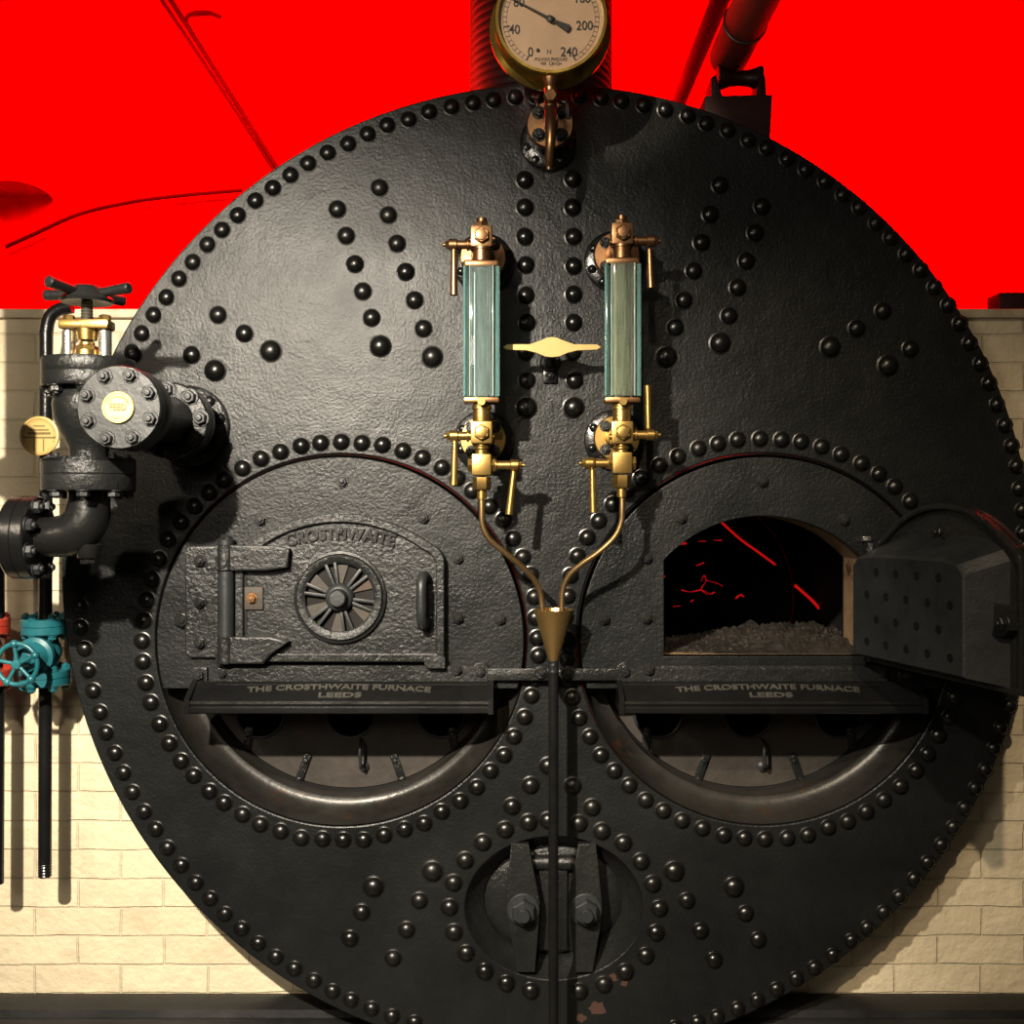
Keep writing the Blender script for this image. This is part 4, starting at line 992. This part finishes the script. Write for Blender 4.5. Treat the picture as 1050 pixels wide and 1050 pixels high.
dk = -.30
rb_ = empty('roller_bracket', W(757,135,dk), 'dark red steel bracket with black waisted roller on the boiler top', 'bracket')
def pp(L, d): return [(W(x,y,d).x, W(x,y,d).z) for x, y in L]
MB().prism(pp([(723,98),(792.5,96.5),(789,160),(721,160)], dk+.1), -dk-.10, -dk+.10, .004).build('pedestal', 'reddark', rb_)
MB().prism(pp([(729.5,79),(734,76),(741,99),(729.5,99)], dk+.05), -dk-.05, -dk+.05, .002).build('cheek', 'blackred', rb_)
MB().prism(pp([(779,77),(785,77.5),(786,99),(775,99)], dk+.05), -dk-.05, -dk+.05, .002).build('cheek', 'blackred', rb_)
a = W(735,80.5,dk); b_ = W(781,80.5,dk); kk = K(dk); Lr = (b_-a).length
MB().lathe([(12*kk,0),(12.5*kk,2*kk),(8.5*kk,14*kk),(7.6*kk,Lr/2),(8.5*kk,Lr-14*kk),(12.5*kk,Lr-2*kk),(12*kk,Lr)], a, (1,0,0), 32).build('roller', 'blackred', rb_)
pr_ = 20.5*kk
c = W(757, 73, dk); 
tp = empty('overhead_pipe', c, 'thick brown pipe resting on the black roller and running toward the viewer', 'pipe')
pc = V((c.x-.018, 0, c.z+pr_))
MB().cyl((pc.x, .34, pc.z), (pc.x, -.75, pc.z), pr_, seg=40).build('pipe_barrel', 'tan', tp)
MB().torus((pc.x, .12, pc.z), pr_+.001, .003, (0,1,0), 48, 8).build('wire_band', 'thread', tp)
c2 = W(722, 60, dk-.3)
o = MB().cyl((c2.x-.02, 2.4, c2.z+.01), (c2.x-.02, -.55, c2.z+.01), .026).build('overhead_pipe', 'redpipe'); tag(o, 'thinner red-lit pipe to the left of the thick brown pipe', 'pipe')

# red-lit room details
dW = -2.86
def rear(name, pts, r, label, cat, mat='redline'):
    o = MB().tube([W(x, y, dW) for x, y in pts], r, 8, 6).build(name, mat); tag(o, label, cat); return o
rear('conduit', [(163,-4),(222,84),(282,176)], .009, 'thin dark conduit running diagonally down the red wall, left of its twin', 'conduit')
rear('conduit', [(171,-6),(196,33),(288,178)], .012, 'thicker dark conduit beside the thin diagonal one on the red wall', 'conduit')
rear('hanging_cable', [(6,253),(35,240),(80,220),(130,208),(180,201),(248,195)], .011, 'slack dark cable curving across the red wall at left', 'cable')
rear('cable_hook', [(190,24),(193,16),(203,12.5),(215,13),(226,18)], .010, 'small curved dark hook beside the diagonal conduits on the red wall', 'hook')
o = MB(); cc = W(22, 196, dW); o.lathe([(.0,0),(.12,-.005),(.15,-.015),(.155,-.03)], cc+V((0,0,0)), (0,.25,1), 40, caps=False)
tag(o.build('lamp_shade', 'redshade'), 'faint round red shade against the red wall at left edge', 'lamp')
o = MB(); a = W(1043, 306, -.2); o.box((a.x+.06, .30, a.z+.006), (.16, .08, .045), .006); tag(o.build('ledge_block', 'reddark'), 'small dark red block on the wall top at the right edge', 'block')

# ------------------------------------------------------------------ camera, light
cam = bpy.data.cameras.new('camera'); co = bpy.data.objects.new('camera', cam); col.objects.link(co)
co.location = (0, -D, H); co.rotation_euler = (pi/2, 0, 0); cam.sensor_width = 36; cam.sensor_fit = 'HORIZONTAL'
cam.lens = 36*D/(1050*S); cam.clip_end = 50; scn.camera = co

def spot(name, pos, target, power, size_deg, blend, rad, colr):
    l = bpy.data.lights.new(name, 'SPOT'); l.energy = power; l.spot_size = math.radians(size_deg); l.spot_blend = blend
    l.shadow_soft_size = rad; l.color = colr; o = bpy.data.objects.new(name, l); col.objects.link(o)
    o.location = pos; o.rotation_euler = (V(target)-V(pos)).to_track_quat('-Z', 'Y').to_euler(); return o
def area(name, pos, target, power, sx, sy, colr):
    l = bpy.data.lights.new(name, 'AREA'); l.energy = power; l.shape = 'RECTANGLE'; l.size = sx; l.size_y = sy; l.color = colr
    o = bpy.data.objects.new(name, l); col.objects.link(o); o.location = pos
    o.rotation_euler = (V(target)-V(pos)).to_track_quat('-Z', 'Y').to_euler(); return o
def lp(px, py, dpx): return V(((px-525)*S, -dpx*S, H+(525-py)*S))
warm = (1.0, .86, .66)
kl = spot('key_lamp', lp(150,50,1150), V((-.55,0,1.12)), 1100, 60, 1.0, .035, (1,.90,.75))
spot('side_lamp', lp(-200,230,800), V((-.8,0,1.3)), 40, 110, .8, .03, warm)
spot('right_lamp', lp(420,-500,1700), V((1.1,0,.35)), 480, 38, .7, .04, (1,.80,.56))
spot('gauge_lamp', lp(-300,-500,1500), W(566,14,.2), 800, 5.5, .5, .03, (1,.85,.66))  # added narrow fill to brighten the gauge dial, not a room lamp
area('sheen_lamp', lp(137,288,1300), V((-.5,0,1.7)), 15, .5, .5, (1,.88,.72))  # added soft panel that only gives the plate its sheen
area('room_glow', (-.6,-3.6,3.4), (0,0,1.2), 8, 2.5, 1.2, (1,.9,.75))
area('red_wash', (-1.4, 1.9, 3.9), (-1.2, 2.9, 2.2), 130, 2.5, .5, (1,.0,.0))
area('red_wash', (1.4, 1.9, 3.9), (1.2, 2.9, 2.2), 130, 2.5, .5, (1,.0,.0))
area('red_spill', (-.9, .9, 2.9), (.1, .5, 2.7), 12, .3, .3, (1,.02,.01))

w = bpy.data.worlds.new('world'); scn.world = w; w.use_nodes = True
bg = w.node_tree.nodes['Background']; bg.inputs['Color'].default_value = (1,.88,.72,1); bg.inputs['Strength'].default_value = .025
scn.view_settings.view_transform = 'Standard'; scn.view_settings.look = 'None'; scn.view_settings.exposure = .08; scn.view_settings.gamma = .93
try:
    scn.cycles.use_denoising = True; scn.cycles.max_bounces = 8; scn.cycles.sample_clamp_indirect = 4
except Exception: pass
